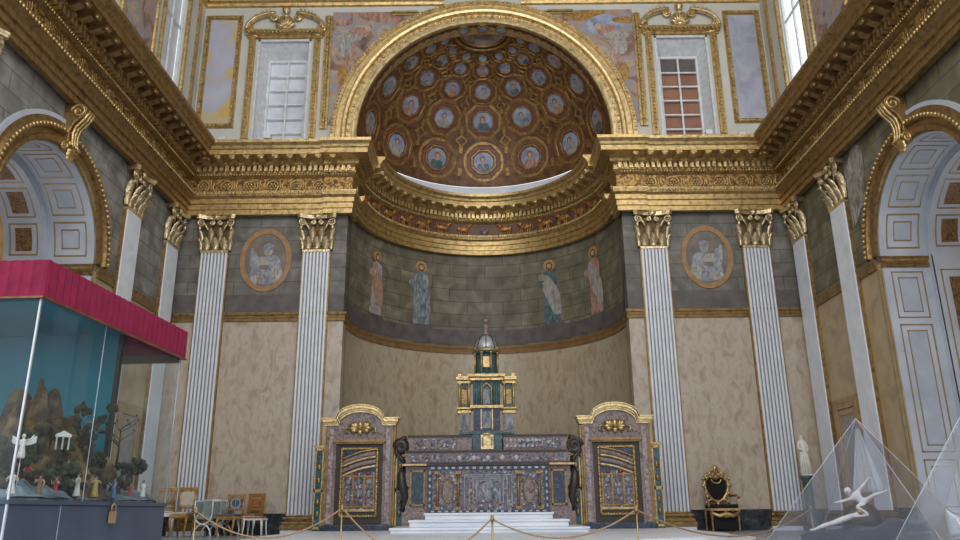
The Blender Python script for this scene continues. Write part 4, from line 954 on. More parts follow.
def tabernacle():
    t = thing('tabernacle', 'tall domed tabernacle of gilt bronze and hardstones standing on the altar', 'tabernacle', (-.01, -1.13, 0))
    m_ = MB(); m_.box((-.26, -.26, 2.14), (.26, .2, 2.44)); m_.build('tower_base', M['teal'], t)
    m_ = MB(); m_.box((-.11, -.33, 2.15), (.11, -.22, 2.40)); m_.lathe([(.11, 0), (.11, .02), (.0, .06)], (0, -.26, 2.40), 12, 0); m_.tube([(-.08, -.34, 2.2), (-.08, -.34, 2.36), (0, -.34, 2.41), (.08, -.34, 2.36), (.08, -.34, 2.2)], .015, 6); m_.build('little_door', M['gold_b'], t)
    m_ = MB(); m_.box((-.50, -.18, 2.425), (.50, .18, 2.46)); m_.box((-.28, -.28, 2.42), (.28, .2, 2.47)); m_.build('lower_moulding', M['teal'], t)
    # lower storey
    m_ = MB(); m_.box((-.24, -.22, 2.47), (.24, .18, 2.88)); m_.build('lower_storey', M['lapis'], t)
    m_ = MB()
    for sg in (-1, 1):
        m_.box((sg*.30, -.16, 2.46), (sg*.50, .12, 2.80))
    m_.build('turret_pedestals', M['pietra'], t)
    for (x0, x1, z0, z1, y) in ((-.08, .08, 2.52, 2.82, -.24), (-.47, -.33, 2.50, 2.76, -.17), (.33, .47, 2.50, 2.76, -.17)): m_ = MB(); m_.box((x0, y, z0), (x1, y+.04, z1)); m_.build('blue_stone_panel', M['robe_b'], t)
    m_ = MB()
    for sg in (-1, 1):
        m_.box((sg*.285, -.18, 2.80), (sg*.52, .14, 2.85)); m_.box((sg*.27, -.20, 2.87), (sg*.54, .15, 2.90)); m_.box((sg*.11, -.25, 2.5), (sg*.09, -.2, 2.86))
        m_.box((sg*.285, -.18, 3.34), (sg*.53, .15, 3.38)); m_.box((sg*.27, -.20, 3.40), (sg*.55, .16, 3.46)); m_.box((sg*.46, -.14, 3.46), (sg*.52, -.08, 3.52)); m_.box((sg*.29, -.14, 3.46), (sg*.35, -.08, 3.52))
        for x in (.32, .49): m_.tube([(sg*x, -.15, 2.90), (sg*x, -.15, 3.35)], .022, 8); m_.ball((sg*x, -.15, 3.33), (.032, .032, .03), 8, 5)
    m_.box((-.30, -.27, 2.88), (.30, .2, 2.93))
    m_.tube([(-.09, -.24, 2.94), (-.09, -.24, 3.25), (0, -.25, 3.33), (.09, -.24, 3.25), (.09, -.24, 2.94)], .02, 6)
    m_.box((-.30, -.28, 3.38), (.30, .2, 3.42)); m_.box((-.33, -.31, 3.44), (.33, .22, 3.49))
    m_.build('gilt_bronze_mounts', M['gold'], t)
    m_ = MB()
    for sg in (-1, 1):
        m_.box((sg*.31, -.12, 2.88), (sg*.50, .12, 3.36))
        for x in (.14, .22): m_.tube([(sg*x, -.25, 2.93), (sg*x, -.25, 3.38)], .022, 8)
    m_.box((-.22, -.20, 2.93), (.22, .18, 3.38)); m_.build('main_storey', M['teal'], t)
    m_ = MB()
    for sg in (-1, 1): m_.box((sg*.36, -.14, 2.96), (sg*.45, -.11, 3.24)); m_.lathe([(.045, 0), (.0, .05)], (sg*.405, -.125, 3.24), 8)
    m_.build('turret_niches', M['gold_d'], t)
    m_ = MB(); m_.box((-.065, -.225, 2.96), (.065, -.19, 3.22)); m_.build('central_niche', M['robe_b'], t)
    # drum, dome, lantern
    m_ = MB(); m_.lathe([(.25, 0), (.25, .04), (.19, .05), (.19, .40), (.24, .41), (.26, .45), (.24, .48)], (0, -.03, 3.49), 8, smooth=False); m_.build('drum', M['teal'], t)
    m_ = MB()
    for i in range(8):
        a = PI/8+2*PI*i/8; x, y = .225*math.cos(a), -.03+.225*math.sin(a); m_.tube([(x, y, 3.53), (x, y, 3.90)], .018, 6); m_.ball((x, y, 3.90), (.03, .03, .025), 6, 4); m_.ball((x, y, 3.99), (.02, .02, .04), 6, 4)
    m_.lathe([(.255, 0), (.265, .02), (.255, .04)], (0, -.03, 3.93), 16); m_.box((-.06, -.245, 3.62), (.06, -.20, 3.82)); m_.build('drum_columns', M['gold'], t)
    m_ = MB(); m_.lathe([(.215, 0), (.215, .05), (.20, .12), (.16, .20), (.10, .26), (.05, .285), (.045, .30)], (0, -.03, 3.97), 20)
    m_.build('scaled_dome', M['grey_silver'], t)
    m_ = MB()
    for i in range(8):
        a = 2*PI*i/8; m_.tube([(r*math.cos(a), -.03+r*math.sin(a), 3.97+z) for r, z in ((.218, 0), (.218, .05), (.204, .12), (.164, .20), (.105, .26), (.05, .29))], .010, 5)
    m_.build('dome_ribs', M['bronze'], t)
    m_ = MB(); m_.lathe([(.05, 0), (.065, .02), (.035, .05), (.035, .13), (.06, .16), (.065, .18), (.03, .21), (.03, .22)], (0, -.03, 4.26), 10); m_.ball((0, -.03, 4.53), (.055, .055, .05)); m_.build('lantern_finial', M['pietra'], t)
tabernacle()
# side portals
def portal(s):
    nm = 'left' if s < 0 else 'right'
    t = thing('side_portal', 'marble and gilt doorway with arched pediment %s of the altar' % nm, 'doorway', (s*2.29, -1.2, 0), 0, 'gilt doorways flanking the altar')
    B = LEVEL
    m_ = MB()
    for sg in (-1, 1): m_.box((sg*.42, -.04, B), (sg*.60, .22, 2.62))
    m_.box((-.60, -.03, 2.28), (.60, .2, 2.62)); m_.build('stone_jambs', M['pietra'], t)
    for sg in (-1, 1): m_ = MB(); m_.box((sg*.47, -.06, B+.12), (sg*.55, -.04, 2.55)); m_.build('pink_strip', M['pinkstrip'], t)
    m_ = MB(); m_.box((-.62, -.07, B), (.62, .22, B+.10)); m_.build('threshold', M['lapis'], t, bev=.01)
    # tympanum
    def top(u): # outline z of pediment lower edge
        x = abs(u); return 2.60 + (.0 if x > .40 else .24*math.sqrt(max(0, 1-(x/.40)**2)))
    xs = [-.64, -.42]+[-.40+.8*i/22 for i in range(23)]+[.42, .64]
    m_ = MB(); m_.prism([(.60, 2.55)]+[(x, top(x)) for x in reversed(xs) if abs(x) <= .6]+[(-.60, 2.55)], -.02, .2, 'y'); m_.build('tympanum', M['pietra'], t)
    m_ = MB()
    for (dz, yy, th) in ((.0, -.07, .035), (.035, -.10, .03), (.065, -.14, .05), (.115, -.16, .02)):
        vs = []
        for x in xs: k = 1+dz*.5; vs += [(x*(1+dz*.9), yy, top(x)+dz), (x*(1+dz*.9), yy, top(x)+dz+th), (x*(1+dz*.9), .2, top(x)+dz+th), (x*(1+dz*.9), .2, top(x)+dz)]
        n = len(xs); m_.add(vs, [(4*i+a, 4*i+(a+1) % 4, 4*i+4+(a+1) % 4, 4*i+4+a) for i in range(n-1) for a in range(4)]+[(0, 1, 2, 3), tuple(4*(n-1)+q for q in (3, 2, 1, 0))])
    m_.build('arched_cornice', M['gold_b'], t)
    m_ = MB()
    for sg in (-1, 1):
        for i, (a, L_) in enumerate(((.2, .17), (.7, .18), (1.15, .15), (-.25, .13))): 
            ex, ez = sg*(.04+L_*math.cos(a)), 2.52+L_*math.sin(a)
            m_.tube([(sg*.03, -.05, 2.52), (sg*.05+ex*.5, -.09, 2.53+(ez-2.52)*.7), (ex, -.07, ez)], [.03, .045, .02], 6)
        m_.tube([(sg*.22, -.06, 2.46), (sg*.28, -.07, 2.50), (sg*.27, -.07, 2.56), (sg*.22, -.06, 2.55)], .02, 6)
    m_.ball((0, -.08, 2.60), (.06, .05, .08)); m_.ball((0, -.08, 2.48), (.05, .04, .05)); m_.build('winged_ornament', M['gold'], t)
    m_ = MB()
    m_.box((-.44, -.07, 2.28), (.44, 0, 2.31)); m_.box((-.47, -.10, 2.31), (.47, 0, 2.35))
    for sg in (-1, 1):
        m_.box((sg*.605, -.03, B+.05), (sg*.635, .15, 2.58)); m_.box((sg*.57, -.05, B+.1), (sg*.59, .0, 2.56))
    m_.build('gilt_uprights', M['gold_d'], t)
    # door leaf
    m_ = MB(); m_.box((-.42, .0, B+.1), (.42, .10, 2.28)); lf = m_.build('door_leaf', M['bronze'], t)
    m_ = MB(); frame_strip(m_, (-.34, B+.22, .34, 2.22), .045, .04, 0); m_.box((-.33, -.03, 1.12), (.33, 0, 1.16)); m_.build('leaf_frame', M['gold'], lf)
    m_ = MB(); m_.box((-.30, -.012, 1.16), (.30, 0, 1.78)); m_.build('lower_inlay', M['mosaic'], lf)
    m_ = MB(); m_.box((-.30, -.012, 1.78), (.30, 0, 2.18)); m_.build('upper_inlay', M['lapis'], lf)
    m_ = MB()
    for x in (-.27, -.10, .10, .27): m_.box((x-.014, -.03, 1.17), (x+.014, -.01, 1.74))
    for z in (1.2, 1.72): m_.box((-.29, -.028, z-.012), (.29, -.01, z+.012))
    m_.build('leaf_bars', M['gold_d'], lf)
    for x in (-.185, 0, .185): m_ = MB(); m_.ball((x, -.02, 1.62), (.045, .02, .05), 8, 5); m_.build('rosette', M['robe_b'], lf); m_ = MB(); m_.ball((x, -.02, 1.42), (.03, .015, .07), 8, 5); m_.build('oval_stone', M['robe_b'], lf)
    for x in (-.06, .16): m_ = MB(); m_.ball((s*-x, -.03, 1.765), (.045, .02, .035), 8, 5); m_.build('red_stone', M['redstone'], lf)
    for k, (z, th, mt) in enumerate(((2.10, .035, 'gold'), (2.03, .075, 'pietra'), (1.97, .045, 'gold_b'), (1.89, .075, 'pietra'), (1.81, .05, 'gold_pale'))):  # entablature reflection on the glossy door, modelled as raised slanting bands
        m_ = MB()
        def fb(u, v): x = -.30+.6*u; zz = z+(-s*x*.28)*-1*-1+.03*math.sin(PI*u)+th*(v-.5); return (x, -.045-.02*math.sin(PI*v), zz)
        m_.grid(fb, 12, 4, 0, True, (0, .03, 0)); m_.build('reflected_gilt_band' if mt != 'pietra' else 'reflected_stone_band', M[mt], lf)
    # lateral wings
    for sg in (-1, 1):
        hz = 2.2 if sg == s else 2.05; x0 = .645; x1 = x0+.15
        m_ = MB(); m_.box((sg*x0, .02, B), (sg*x1, .2, hz)); sw = m_.build('side_wing', M['teal'], t)
        m_ = MB(); 
        for (a, b, c, d_) in ((x0, B+.04, x0+.022, hz), (x1-.022, B+.04, x1, hz), (x0, hz-.03, x1, hz+.02), (x0, B+.03, x1, B+.07), (x0, 1.45, x1, 1.5)): m_.box((sg*a, -.0, b), (sg*c, .03, d_))
        m_.box((sg*(x0-.02), -.02, hz+.02), (sg*(x1+.03), .2, hz+.06)); m_.build('wing_frame', M['gold'], sw)
        for z in (1.08, 1.28, 1.65, 1.88): m_ = MB(); m_.ball((sg*(x0+.075), .005, z), (.035, .018, .06), 8, 5); m_.build('wing_ornament', M['gold_d'], sw)
    return t
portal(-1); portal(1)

# ================================================================== movable things
def skin_mesh(name, joints, edges, sub=2):
    """joints: list of (pos, radius); continuous skinned body"""
    me = bpy.data.meshes.new(name); me.from_pydata([p for p, r in joints], edges, []); o = bpy.data.objects.new(name, me); C.objects.link(o)
    sk = o.modifiers.new('skin', 'SKIN'); sk.use_smooth_shade = True
    lay = me.skin_vertices[0] if me.skin_vertices else None
    if lay is None:
        import bmesh
        b = bmesh.new(); b.from_mesh(me); b.verts.layers.skin.verify(); b.to_mesh(me); b.free(); lay = me.skin_vertices[0]
    for i, (p, r) in enumerate(joints):
        r = r if isinstance(r, tuple) else (r, r); lay.data[i].radius = r; lay.data[i].use_root = (i == 0)
    ss = o.modifiers.new('sub', 'SUBSURF'); ss.levels = sub; ss.render_levels = sub
    dg = bpy.context.evaluated_depsgraph_get(); ev = o.evaluated_get(dg); nm = bpy.data.meshes.new_from_object(ev); nm.name = name
    bpy.data.objects.remove(o)
    for p in nm.polygons: p.use_smooth = True
    return nm
def mesh_obj(name, me, mt, parent=None):
    o = bpy.data.objects.new(name, me); me.materials.clear(); me.materials.append(mt); C.objects.link(o)
    if parent: o.parent = parent
    return o
def nude(pose):
    """pose: dict of joint positions for a ~1 unit tall figure"""
    J = [('pel', .062), ('waist', .052), ('chest', .072), ('neck', .028), ('head', .050), ('top', .042),
         ('shL', .034), ('elL', .024), ('haL', .017), ('fiL', .012), ('shR', .034), ('elR', .024), ('haR', .017), ('fiR', .012),
         ('hpL', .048), ('knL', .032), ('anL', .020), ('toL', .016), ('hpR', .048), ('knR', .032), ('anR', .020), ('toR', .016)]
    ix = {n: i for i, (n, r) in enumerate(J)}
    E = [('pel', 'waist'), ('waist', 'chest'), ('chest', 'neck'), ('neck', 'head'), ('head', 'top'), ('chest', 'shL'), ('shL', 'elL'), ('elL', 'haL'), ('haL', 'fiL'), ('chest', 'shR'), ('shR', 'elR'), ('elR', 'haR'), ('haR', 'fiR'),
         ('pel', 'hpL'), ('hpL', 'knL'), ('knL', 'anL'), ('anL', 'toL'), ('pel', 'hpR'), ('hpR', 'knR'), ('knR', 'anR'), ('anR', 'toR')]
    return [(pose[n], r) for n, r in J], [(ix[a], ix[b]) for a, b in E]

# ---- nativity display case on the left
CO = Vector((-3.27, -10.0, 0)); ang = math.atan2(-3.14+3.27, 2.35)   # local y runs away from the camera along the right side
case = thing('display_case', 'tall glass display case on a blue-grey base with crimson valance, teal backdrop inside', 'display case', tuple(CO), -ang)
L, D_, ZB, ZT = 2.36, 2.6, 1.205, 2.62
m_ = MB(); m_.box((-D_, 0, 0), (0, L, ZB-.03)); cbase = m_.build('base', M['casegrey'], case, bev=.008)
m_ = MB(); m_.box((-D_-.0, -.01, ZB-.03), (.01, L+.01, ZB)); m_.build('base_top', M['casegrey'], case)
m_ = MB(); m_.box((-.008, -.008, 0), (.004, .008, ZB)); m_.build('base_edge_strip', M['steel'], case); m_ = MB(); m_.box((.0, .62, .02), (.002, .626, ZB-.03)); m_.build('base_seam', M['steel'], case)
for (nm_, a, b) in (('front_glass', (-D_+.02, .0, ZB), (-.02, .012, ZT+.2)), ('side_glass', (-.012, .02, ZB), (0, L-.02, ZT+.2)), ('end_glass', (-.62, L-.012, ZB), (-.02, L, ZT))):
    m_ = MB(); m_.box(a, b); m_.build(nm_, M['glass'], case)
m_ = MB(); m_.box((-.011, -.003, ZB), (.003, .011, ZT+.2)); m_.build('corner_post', M['steel'], case)
m_ = MB(); m_.box((-.001, .90, ZB), (.003, .904, ZT+.1)); m_.build('glass_joint', M['steel'], case); m_ = MB(); m_.box((-.008, L-.01, ZB), (.002, L+.002, ZT)); m_.build('glass_joint', M['steel'], case)
m_ = MB(); m_.box((-D_, L-.06, ZB), (-.60, L-.03, ZT+.25)); m_.box((-D_, .0, ZB), (-D_+.03, L, ZT+.25)); m_.box((-D_, .0, ZT+.24), (-.0, L, ZT+.255)); m_.build('backdrop', M['tealback'], case)
m_ = MB(); m_.box((-.64, L-.07, ZB), (-.60, L-.02, ZT+.24)); m_.box((-.62, L-.05, ZT-.06), (-.01, L-.02, ZT+.02)); m_.build('backdrop_frame', M['bronze'], case)
m_ = MB(); n = 150; pts = []
per = [(-D_-.03, -.03), (.03, -.03), (.03, L+.03), (-D_-.03, L+.03)]
path = []
for (a, b, c) in (((-D_-.03, -.03), (.03, -.03), 90), ((.03, -.03), (.03, L+.03), 80), ((.03, L+.03), (-D_-.03, L+.03), 40)):
    for i in range(c):
        t_ = i/c; dx, dy = b[0]-a[0], b[1]-a[1]; l_ = math.hypot(dx, dy); o_ = .006*math.sin(i*2.1)
        path.append((a[0]+dx*t_+dy/l_*o_, a[1]+dy*t_-dx/l_*o_))
vs = []
for (x, y) in path: vs += [(x, y, ZT-.02), (x, y, ZT+.27), (x*.985-.02, y*.98+.02, ZT+.275), (x*.985-.02, y*.98+.02, ZT-.02)]
m_.add(vs, [(4*i+k, 4*i+4+k, 4*i+4+(k+1) % 4, 4*i+(k+1) % 4) for i in range(len(path)-1) for k in range(4)])
m_.build('crimson_valance', M['crimson'], case)
m_ = MB(); m_.box((-D_, -.0, ZT+.26), (.0, L, ZT+.275)); m_.build('top_board', M['crimson'], case)
m_ = MB()
for i in range(2): pass
m_.box((-D_-.03, -.045, ZT-.022), (.045, -.03, ZT-.008)); m_.box((.03, -.045, ZT-.022), (.045, L+.03, ZT-.008)); m_.build('valance_braid', M['gold_d'], case)
l = bpy.data.lights.new('case_fill_light', 'AREA'); l.shape = 'RECTANGLE'; l.size = 1.6; l.size_y = 1.4; l.energy = 5.5; l.color = (.9, .96, 1)  # added area light that brightens the case interior
lo = bpy.data.objects.new('case_fill_light', l); C.objects.link(lo); lo.location = (-1.3, 1.1, ZT+.22); lo.parent = case
pl = MB(); pl.box((.01, 1.31, 1.035), (.035, 1.39, 1.13)); pl.tube([(.025, 1.32, 1.13), (.025, 1.32, 1.17), (.025, 1.35, 1.19), (.025, 1.38, 1.17), (.025, 1.38, 1.13)], .008, 6)
o = pl.build('padlock', M['woodframe'], cbase)
def incase(x, y, z=0): # local case coordinates -> world
    c, s_ = math.cos(-ang), math.sin(-ang); return Vector((CO.x+x*c-y*s_, CO.y+x*s_+y*c, z))
m_ = MB()
def ground(u, v):
    x, y = -D_+.05+(D_-.09)*u, .03+(L-.12)*v; h = .05+.05*math.sin(3*x+4*y)+.035*math.sin(17*x)*math.cos(13*y)+.02*math.sin(41*x+23*y)
    e = min(1, (-x-.02)/.15, (y)/.12, (L-.1-y)/.15); return (x, y, ZB+.012+max(0, h)*max(0, e))
m_.grid(ground, 70, 60); m_.box((-D_+.05, .04, ZB+.001), (-.05, L-.1, ZB+.015)); g_ = m_.build('model_landscape', M['water'], case)
# rock mountain
def mound(label, cx_, cy2, rx, ry, h, seed):
    rnd = random.Random(seed); ph = [rnd.uniform(0, 6.28) for _ in range(8)]; m_ = MB()
    def fn(u, v):
        a = 2*PI*u; r = (1-v); k = 1+.18*math.sin(3*a+ph[0])+.12*math.sin(7*a+ph[1])+.07*math.sin(13*a+ph[2]+9*v)
        z = h*min(1-r**1.25, .86)*(.8+min(1, 3.5*r)*(.14*math.sin(5*a+ph[3]+6*v)+.13*math.sin(19*v+ph[4]+4*a)+.07*math.sin(31*v+11*a)))
        return (rx*r*k*math.cos(a), ry*r*k*math.sin(a), z)
    m_.grid(fn, 60, 26); p = incase(cx_, cy2, ZB+.03); o = m_.build('cork_rock', M['rock'], None, p); return tag(o, label, 'model rock')
mound('brown cork mountain, the tallest rock in the nativity scene', -.72, 1.25, .50, .62, 1.12, 1)
mound('lower brown cork crag beside the corner post of the display case', -.62, .55, .30, .28, .55, 5)
mound('brown cork slope at the far end of the nativity scene', -.48, 1.85, .28, .34, .55, 3)
mound('tall brown cork rock at the left end of the display case', -1.15, .55, .36, .42, 1.25, 4)
def tree(label, x, y, z, h, bare=False, seed=0):
    t = thing('model_tree', label, 'model tree', incase(x, y, z), 0)
    rnd = random.Random(seed); m_ = MB(); m_.tube([(0, 0, 0), (.01, 0, h*.5), (0, .01, h*.85)], [.014, .009, .004], 6); tips = []
    for i in range(9):
        a = rnd.uniform(0, 6.28); z0 = h*rnd.uniform(.4, .85); L2 = h*rnd.uniform(.2, .36); e = (L2*math.cos(a), L2*math.sin(a), z0+L2*.7); m_.tube([(0, 0, z0), e], [.005, .002], 4); tips.append(e)
    m_.build('trunk', M['bronze'], t); f = MB()
    for e in tips:
        for k in range(5 if not bare else 2):
            f.ball((e[0]+rnd.uniform(-.04, .04), e[1]+rnd.uniform(-.04, .04), e[2]+rnd.uniform(-.03, .04)), rnd.uniform(.015, .035) if not bare else .01, 6, 4)
    f.build('foliage', M['leaf'], t)
tree('dark bushy model tree on the right slope of the cork mountain', -.30, 1.45, ZB+.30, .50, seed=1)
tree('thin bare model tree right of the cork mountain near the backdrop edge', -.35, 2.0, ZB+.25, .50, True, seed=2)
tree('small dark model tree near the far end of the display case', -.25, 2.12, ZB+.04, .32, seed=3)
tree('dark model tree behind the corner post of the display case', -.60, .28, ZB+.04, .42, seed=4)
rb = random.Random(5)
wh = ['at the foot of the crag', 'beside the corner post', 'below the ruin', 'right of the ruin', 'on the middle slope', 'under the bushy tree', 'near the glass joint', 'at the foot of the far slope', 'below the bare tree', 'on the high slope', 'left of the peak foot', 'behind the red robed figure', 'on the near ledge', 'by the far rock', 'above the white angel', 'on the upper right shoulder']
for i, (x, y, z, r) in enumerate([(-.42, .50, .12, .10), (-.30, .30, .06, .08), (-.30, .95, .16, .11), (-.28, 1.15, .22, .10), (-.40, 1.20, .34, .12), (-.26, 1.40, .16, .10), (-.20, 1.05, .06, .08), (-.24, 1.75, .10, .10), (-.28, 1.95, .14, .09), (-.42, 1.05, .50, .09), (-.40, .75, .40, .11), (-.24, .70, .12, .09), (-.34, .60, .26, .10), (-.36, 1.70, .32, .09), (-.30, .42, .34, .07), (-.38, 1.45, .48, .09)]):
    m_ = MB()
    for k in range(26): a, b, c = rb.uniform(-1, 1), rb.uniform(-1, 1), rb.uniform(-.7, .8); m_.ball((a*r, b*r, c*r*.8), rb.uniform(.018, .04), 6, 4)
    m_.tube([(0, 0, -z*.9), (0, 0, 0)], .012, 5)
    tag(m_.build('model_bush', M['leaf'], None, incase(x, y, ZB+z+.04)), 'dark bush in the nativity scene %s' % wh[i], 'model plant', 'dark bushes on the model mountain')
# little ruined temple
t = thing('model_ruin', 'pale broken temple front on the slope of the nativity scene', 'model building', incase(-.24, .92, ZB+.40), .6, None, .45)
m_ = MB()
for x in (-.10, .0, .10): m_.lathe([(.018, 0), (.014, .02), (.012, .2), (.02, .22)], (x, 0, 0), 8)
m_.build('columns', M['ivory'], t); m_ = MB(); m_.box((-.13, -.03, .22), (.13, .03, .26)); m_.prism([(-.13, .26), (.13, .26), (0, .33)], -.025, .025, 'y'); m_.build('pediment', M['ivory'], t)
# shepherd figurines
cols = {'crimson': flat('red_model_cloth', (.42, .03, .03)), 'blue': flat('blue_model_cloth', (.08, .18, .38)), 'brown': flat('brown_model_cloth', (.24, .12, .05)), 'white': M['ivory'], 'ochre': flat('ochre_model_cloth', (.50, .34, .10)), 'green': flat('green_model_cloth', (.07, .18, .09))}
def figurine(i, x, y, z, h, col, rz, where):
    arm = [(.30, .12), (.5, .3), (.2, .25), (.42, .05)][i % 4]
    t = thing('nativity_figurine', where, 'figurine', incase(x, y, z), rz, None, h)
    m_ = MB(); m_.lathe([(.19, 0), (.20, .03), (.15, .25), (.11, .50), (.10, .55), (.13, .62), (.14, .72), (.12, .80), (.05, .84)], (0, 0, 0), 12, sc=(1, .8)); m_.build('robe', cols[col], t)
    J, E_ = [((0, 0, .70), .07), ((-.13, 0, .77), .05), ((-.22, -.08, .62), .04), ((-.17, -.22, arm[0]+.35), .03), ((.13, 0, .77), .05), ((.24, -.05, .64), .04), ((.22, -.2, arm[1]+.4), .03), ((0, 0, .84), .035), ((0, -.01, .93), .07), ((0, 0, 1.0), .05)], [(0, 1), (1, 2), (2, 3), (0, 4), (4, 5), (5, 6), (0, 7), (7, 8), (8, 9)]
    key = 'fig%d' % (i % 4)
    if key not in FM: FM[key] = skin_mesh('body', J, E_, 1); FM[key].materials.append(M['skin'])
    o = bpy.data.objects.new('body', FM[key]); C.objects.link(o); o.parent = t
    m_ = MB(); m_.ball((0, .015, .975), (.085, .085, .07), 8, 5); m_.build('hat' if i % 2 else 'hair', M['hair'] if i % 3 else M['bronze'], t)
FM = {}
rnd = random.Random(11); side = ['white', 'crimson', 'blue', 'brown', 'ochre', 'green']
spots = [(-.10, .16), (-.30, .14), (-.22, .34), (-.10, .48), (-.42, .30), (-.12, .72), (-.30, .62), (-.10, .98), (-.26, 1.08), (-.12, 1.28), (-.34, 1.40), (-.10, 1.55), (-.25, 1.70), (-.12, 1.88), (-.10, 2.08), (-.28, 2.14), (-.60, .15), (-.85, .12), (-1.2, .14), (-1.5, .2), (-1.8, .13), (-.45, .52)]
stand = ['nearest the corner post', 'front row by the front glass', 'just inside the corner', 'second along the side glass', 'behind the corner group', 'third along the side glass', 'on the slope behind the third', 'at the middle of the side glass', 'on the slope past the middle', 'right of the middle joint', 'below the dark bushy tree', 'past the bushy tree', 'behind the end group', 'near the far end of the side glass', 'at the far end by the end glass', 'under the small dark tree', 'left of the corner post at the front glass', 'second left of the corner post', 'at the centre of the front glass', 'left of the front centre', 'leftmost at the front glass', 'below the low crag']
for i, (x, y) in enumerate(spots):
    c = side[(i*5+i//6) % 6]; 
    figurine(i, x, y, ZB+.04+(.10 if x < -.25 and i < 16 else 0), rnd.uniform(.13, .19), c, rnd.uniform(-.8, 1.2), '%s robed figurine in the nativity case, %s' % (c, stand[i]))
# a white angel figurine by the corner
t = thing('angel_figurine', 'white winged angel figurine beside the corner post of the case', 'figurine', incase(-.16, .30, ZB+.29), .3, None, .17)
m_ = MB(); m_.lathe([(.14, 0), (.17, .1), (.10, .5), (.13, .72), (.04, .84)], (0, 0, 0), 12); m_.ball((0, 0, .93), (.08, .08, .10)); m_.tube([(.1, 0, .75), (.3, -.1, .8), (.42, -.12, .98)], [.05, .035, .025], 6); m_.build('robe', M['ivory'], t)
m_ = MB()
for sg in (-1, 1): m_.grid(lambda u, v: (sg*(.05+.42*u), .08+.06*u, .72+.3*u*(1-.2*u)-.42*v*(1-.5*u)*(.4+u)), 6, 5, 0, True, (0, .03, 0))
m_.build('wings', M['ivory'], t)
m_ = MB(); m_.tube([(0, 0, -1.6), (0, 0, .1)], .02, 5); m_.build('support_rod', M['steel'], t)

# ---- glass pyramids on the right
def pyramid(label, ax, ay, rz, hd=.92, za=1.80, zb=.80):
    t = thing('acrylic_pyramid', label, 'display case', (ax, ay, 0), rz)
    m_ = MB(); a = hd/math.sqrt(2); m_.box((-a-.03, -a-.03, 0), (a+.03, a+.03, zb-.04)); m_.build('pedestal', M['casegrey'], t, bev=.01)
    m_ = MB(); m_.box((-a-.05, -a-.05, zb-.04), (a+.05, a+.05, zb)); m_.build('top_slab', M['casegrey'], t)
    m_ = MB(); k = .012
    c = [(-a, -a), (a, -a), (a, a), (-a, a)]
    for i in range(4):
        p, q = c[i], c[(i+1) % 4]; f = lambda w_: (w_[0]*(1-k*2), w_[1]*(1-k*2), zb+.001)
        o_ = [(p[0], p[1], zb+.001), (q[0], q[1], zb+.001), (0, 0, za)]; i_ = [f(p), f(q), (0, 0, za-.03)]
        m_.add(o_+i_, [(0, 1, 2), (5, 4, 3), (0, 3, 4, 1), (1, 4, 5, 2), (2, 5, 3, 0)])
    m_.build('acrylic_panes', M['acryl'], t)
    m_ = MB()
    for p in c: m_.tube([(p[0], p[1], zb), (0, 0, za)], .002, 5)
    m_.build('pane_joints', mat('clear_joint%.0f' % (ax*10), [(.3, (.5, .52, .55)), (.7, (.7, .72, .75))], rough=.2), t)
    return t
P1 = (2.96, -9.0)
vdir = math.atan2(P1[0]-CX, P1[1]-CY)          # bearing of the pyramid from the camera
pyramid('clear acrylic pyramid case with two pale figures lying inside', P1[0], P1[1], -vdir-math.radians(15.6))
P2 = (3.13, -10.4)
pyramid('clear acrylic pyramid case at the right edge of the picture', P2[0], P2[1], -vdir-math.radians(15.6), .815, 1.887, .80)
# sloped display bed inside each pyramid
def local(px, u, v, z):   # u to the right as seen, v away
    d = Vector((math.sin(vdir), math.cos(vdir), 0)); r = Vector((math.cos(vdir), -math.sin(vdir), 0)); p = Vector((px[0], px[1], 0))+r*u+d*v; p.z = z; return p
m_ = MB()
def bedf(u, v): p = local(P1, -.50+.80*u+.22*v, -.34+.50*v-.10*u, .80+.10+.05*v+.10*u+.012*math.sin(17*u+5*v)+.010*math.sin(11*v+9*u)); return tuple(p)
m_.grid(bedf, 24, 16); q = m_.v[:]; o_ = len(m_.v)
m_.grid(lambda u, v: (bedf(u, v)[0], bedf(u, v)[1], .802), 24, 16)
rim = [i for i in range(24)]+[j*25+24 for j in range(16)]+[16*25+i for i in range(24, 0, -1)]+[j*25 for j in range(16, 0, -1)]
m_.add([], []); m_.f += [[rim[i], rim[(i+1) % len(rim)], rim[(i+1) % len(rim)]+o_, rim[i]+o_] for i in range(len(rim))]; m_.m += [0]*len(rim); m_.s += [False]*len(rim)
tag(m_.build('display_cloth', mat('slate_blue_cloth', [(.3, (.04, .05, .075)), (.7, (.07, .085, .12))], scale=6, rough=.9)), 'slate blue sloping cloth bed under the pale figures in the pyramid', 'cloth')
lying = dict(pel=(0, 0, .06), waist=(.10, .01, .065), chest=(.22, .015, .075), neck=(.32, .02, .08), head=(.39, .03, .085), top=(.43, .035, .09),
             shL=(.28, .10, .07), elL=(.36, .18, .05), haL=(.46, .16, .04), fiL=(.50, .14, .035), shR=(.27, -.08, .07), elR=(.36, -.15, .04), haR=(.46, -.22, .02), fiR=(.50, -.25, .015),
             hpL=(-.05, .05, .05), knL=(-.26, .06, .06), anL=(-.46, .05, .03), toL=(-.52, .05, .05), hpR=(-.05, -.05, .05), knR=(-.27, -.03, .045), anR=(-.47, -.02, .03), toR=(-.53, -.02, .05))
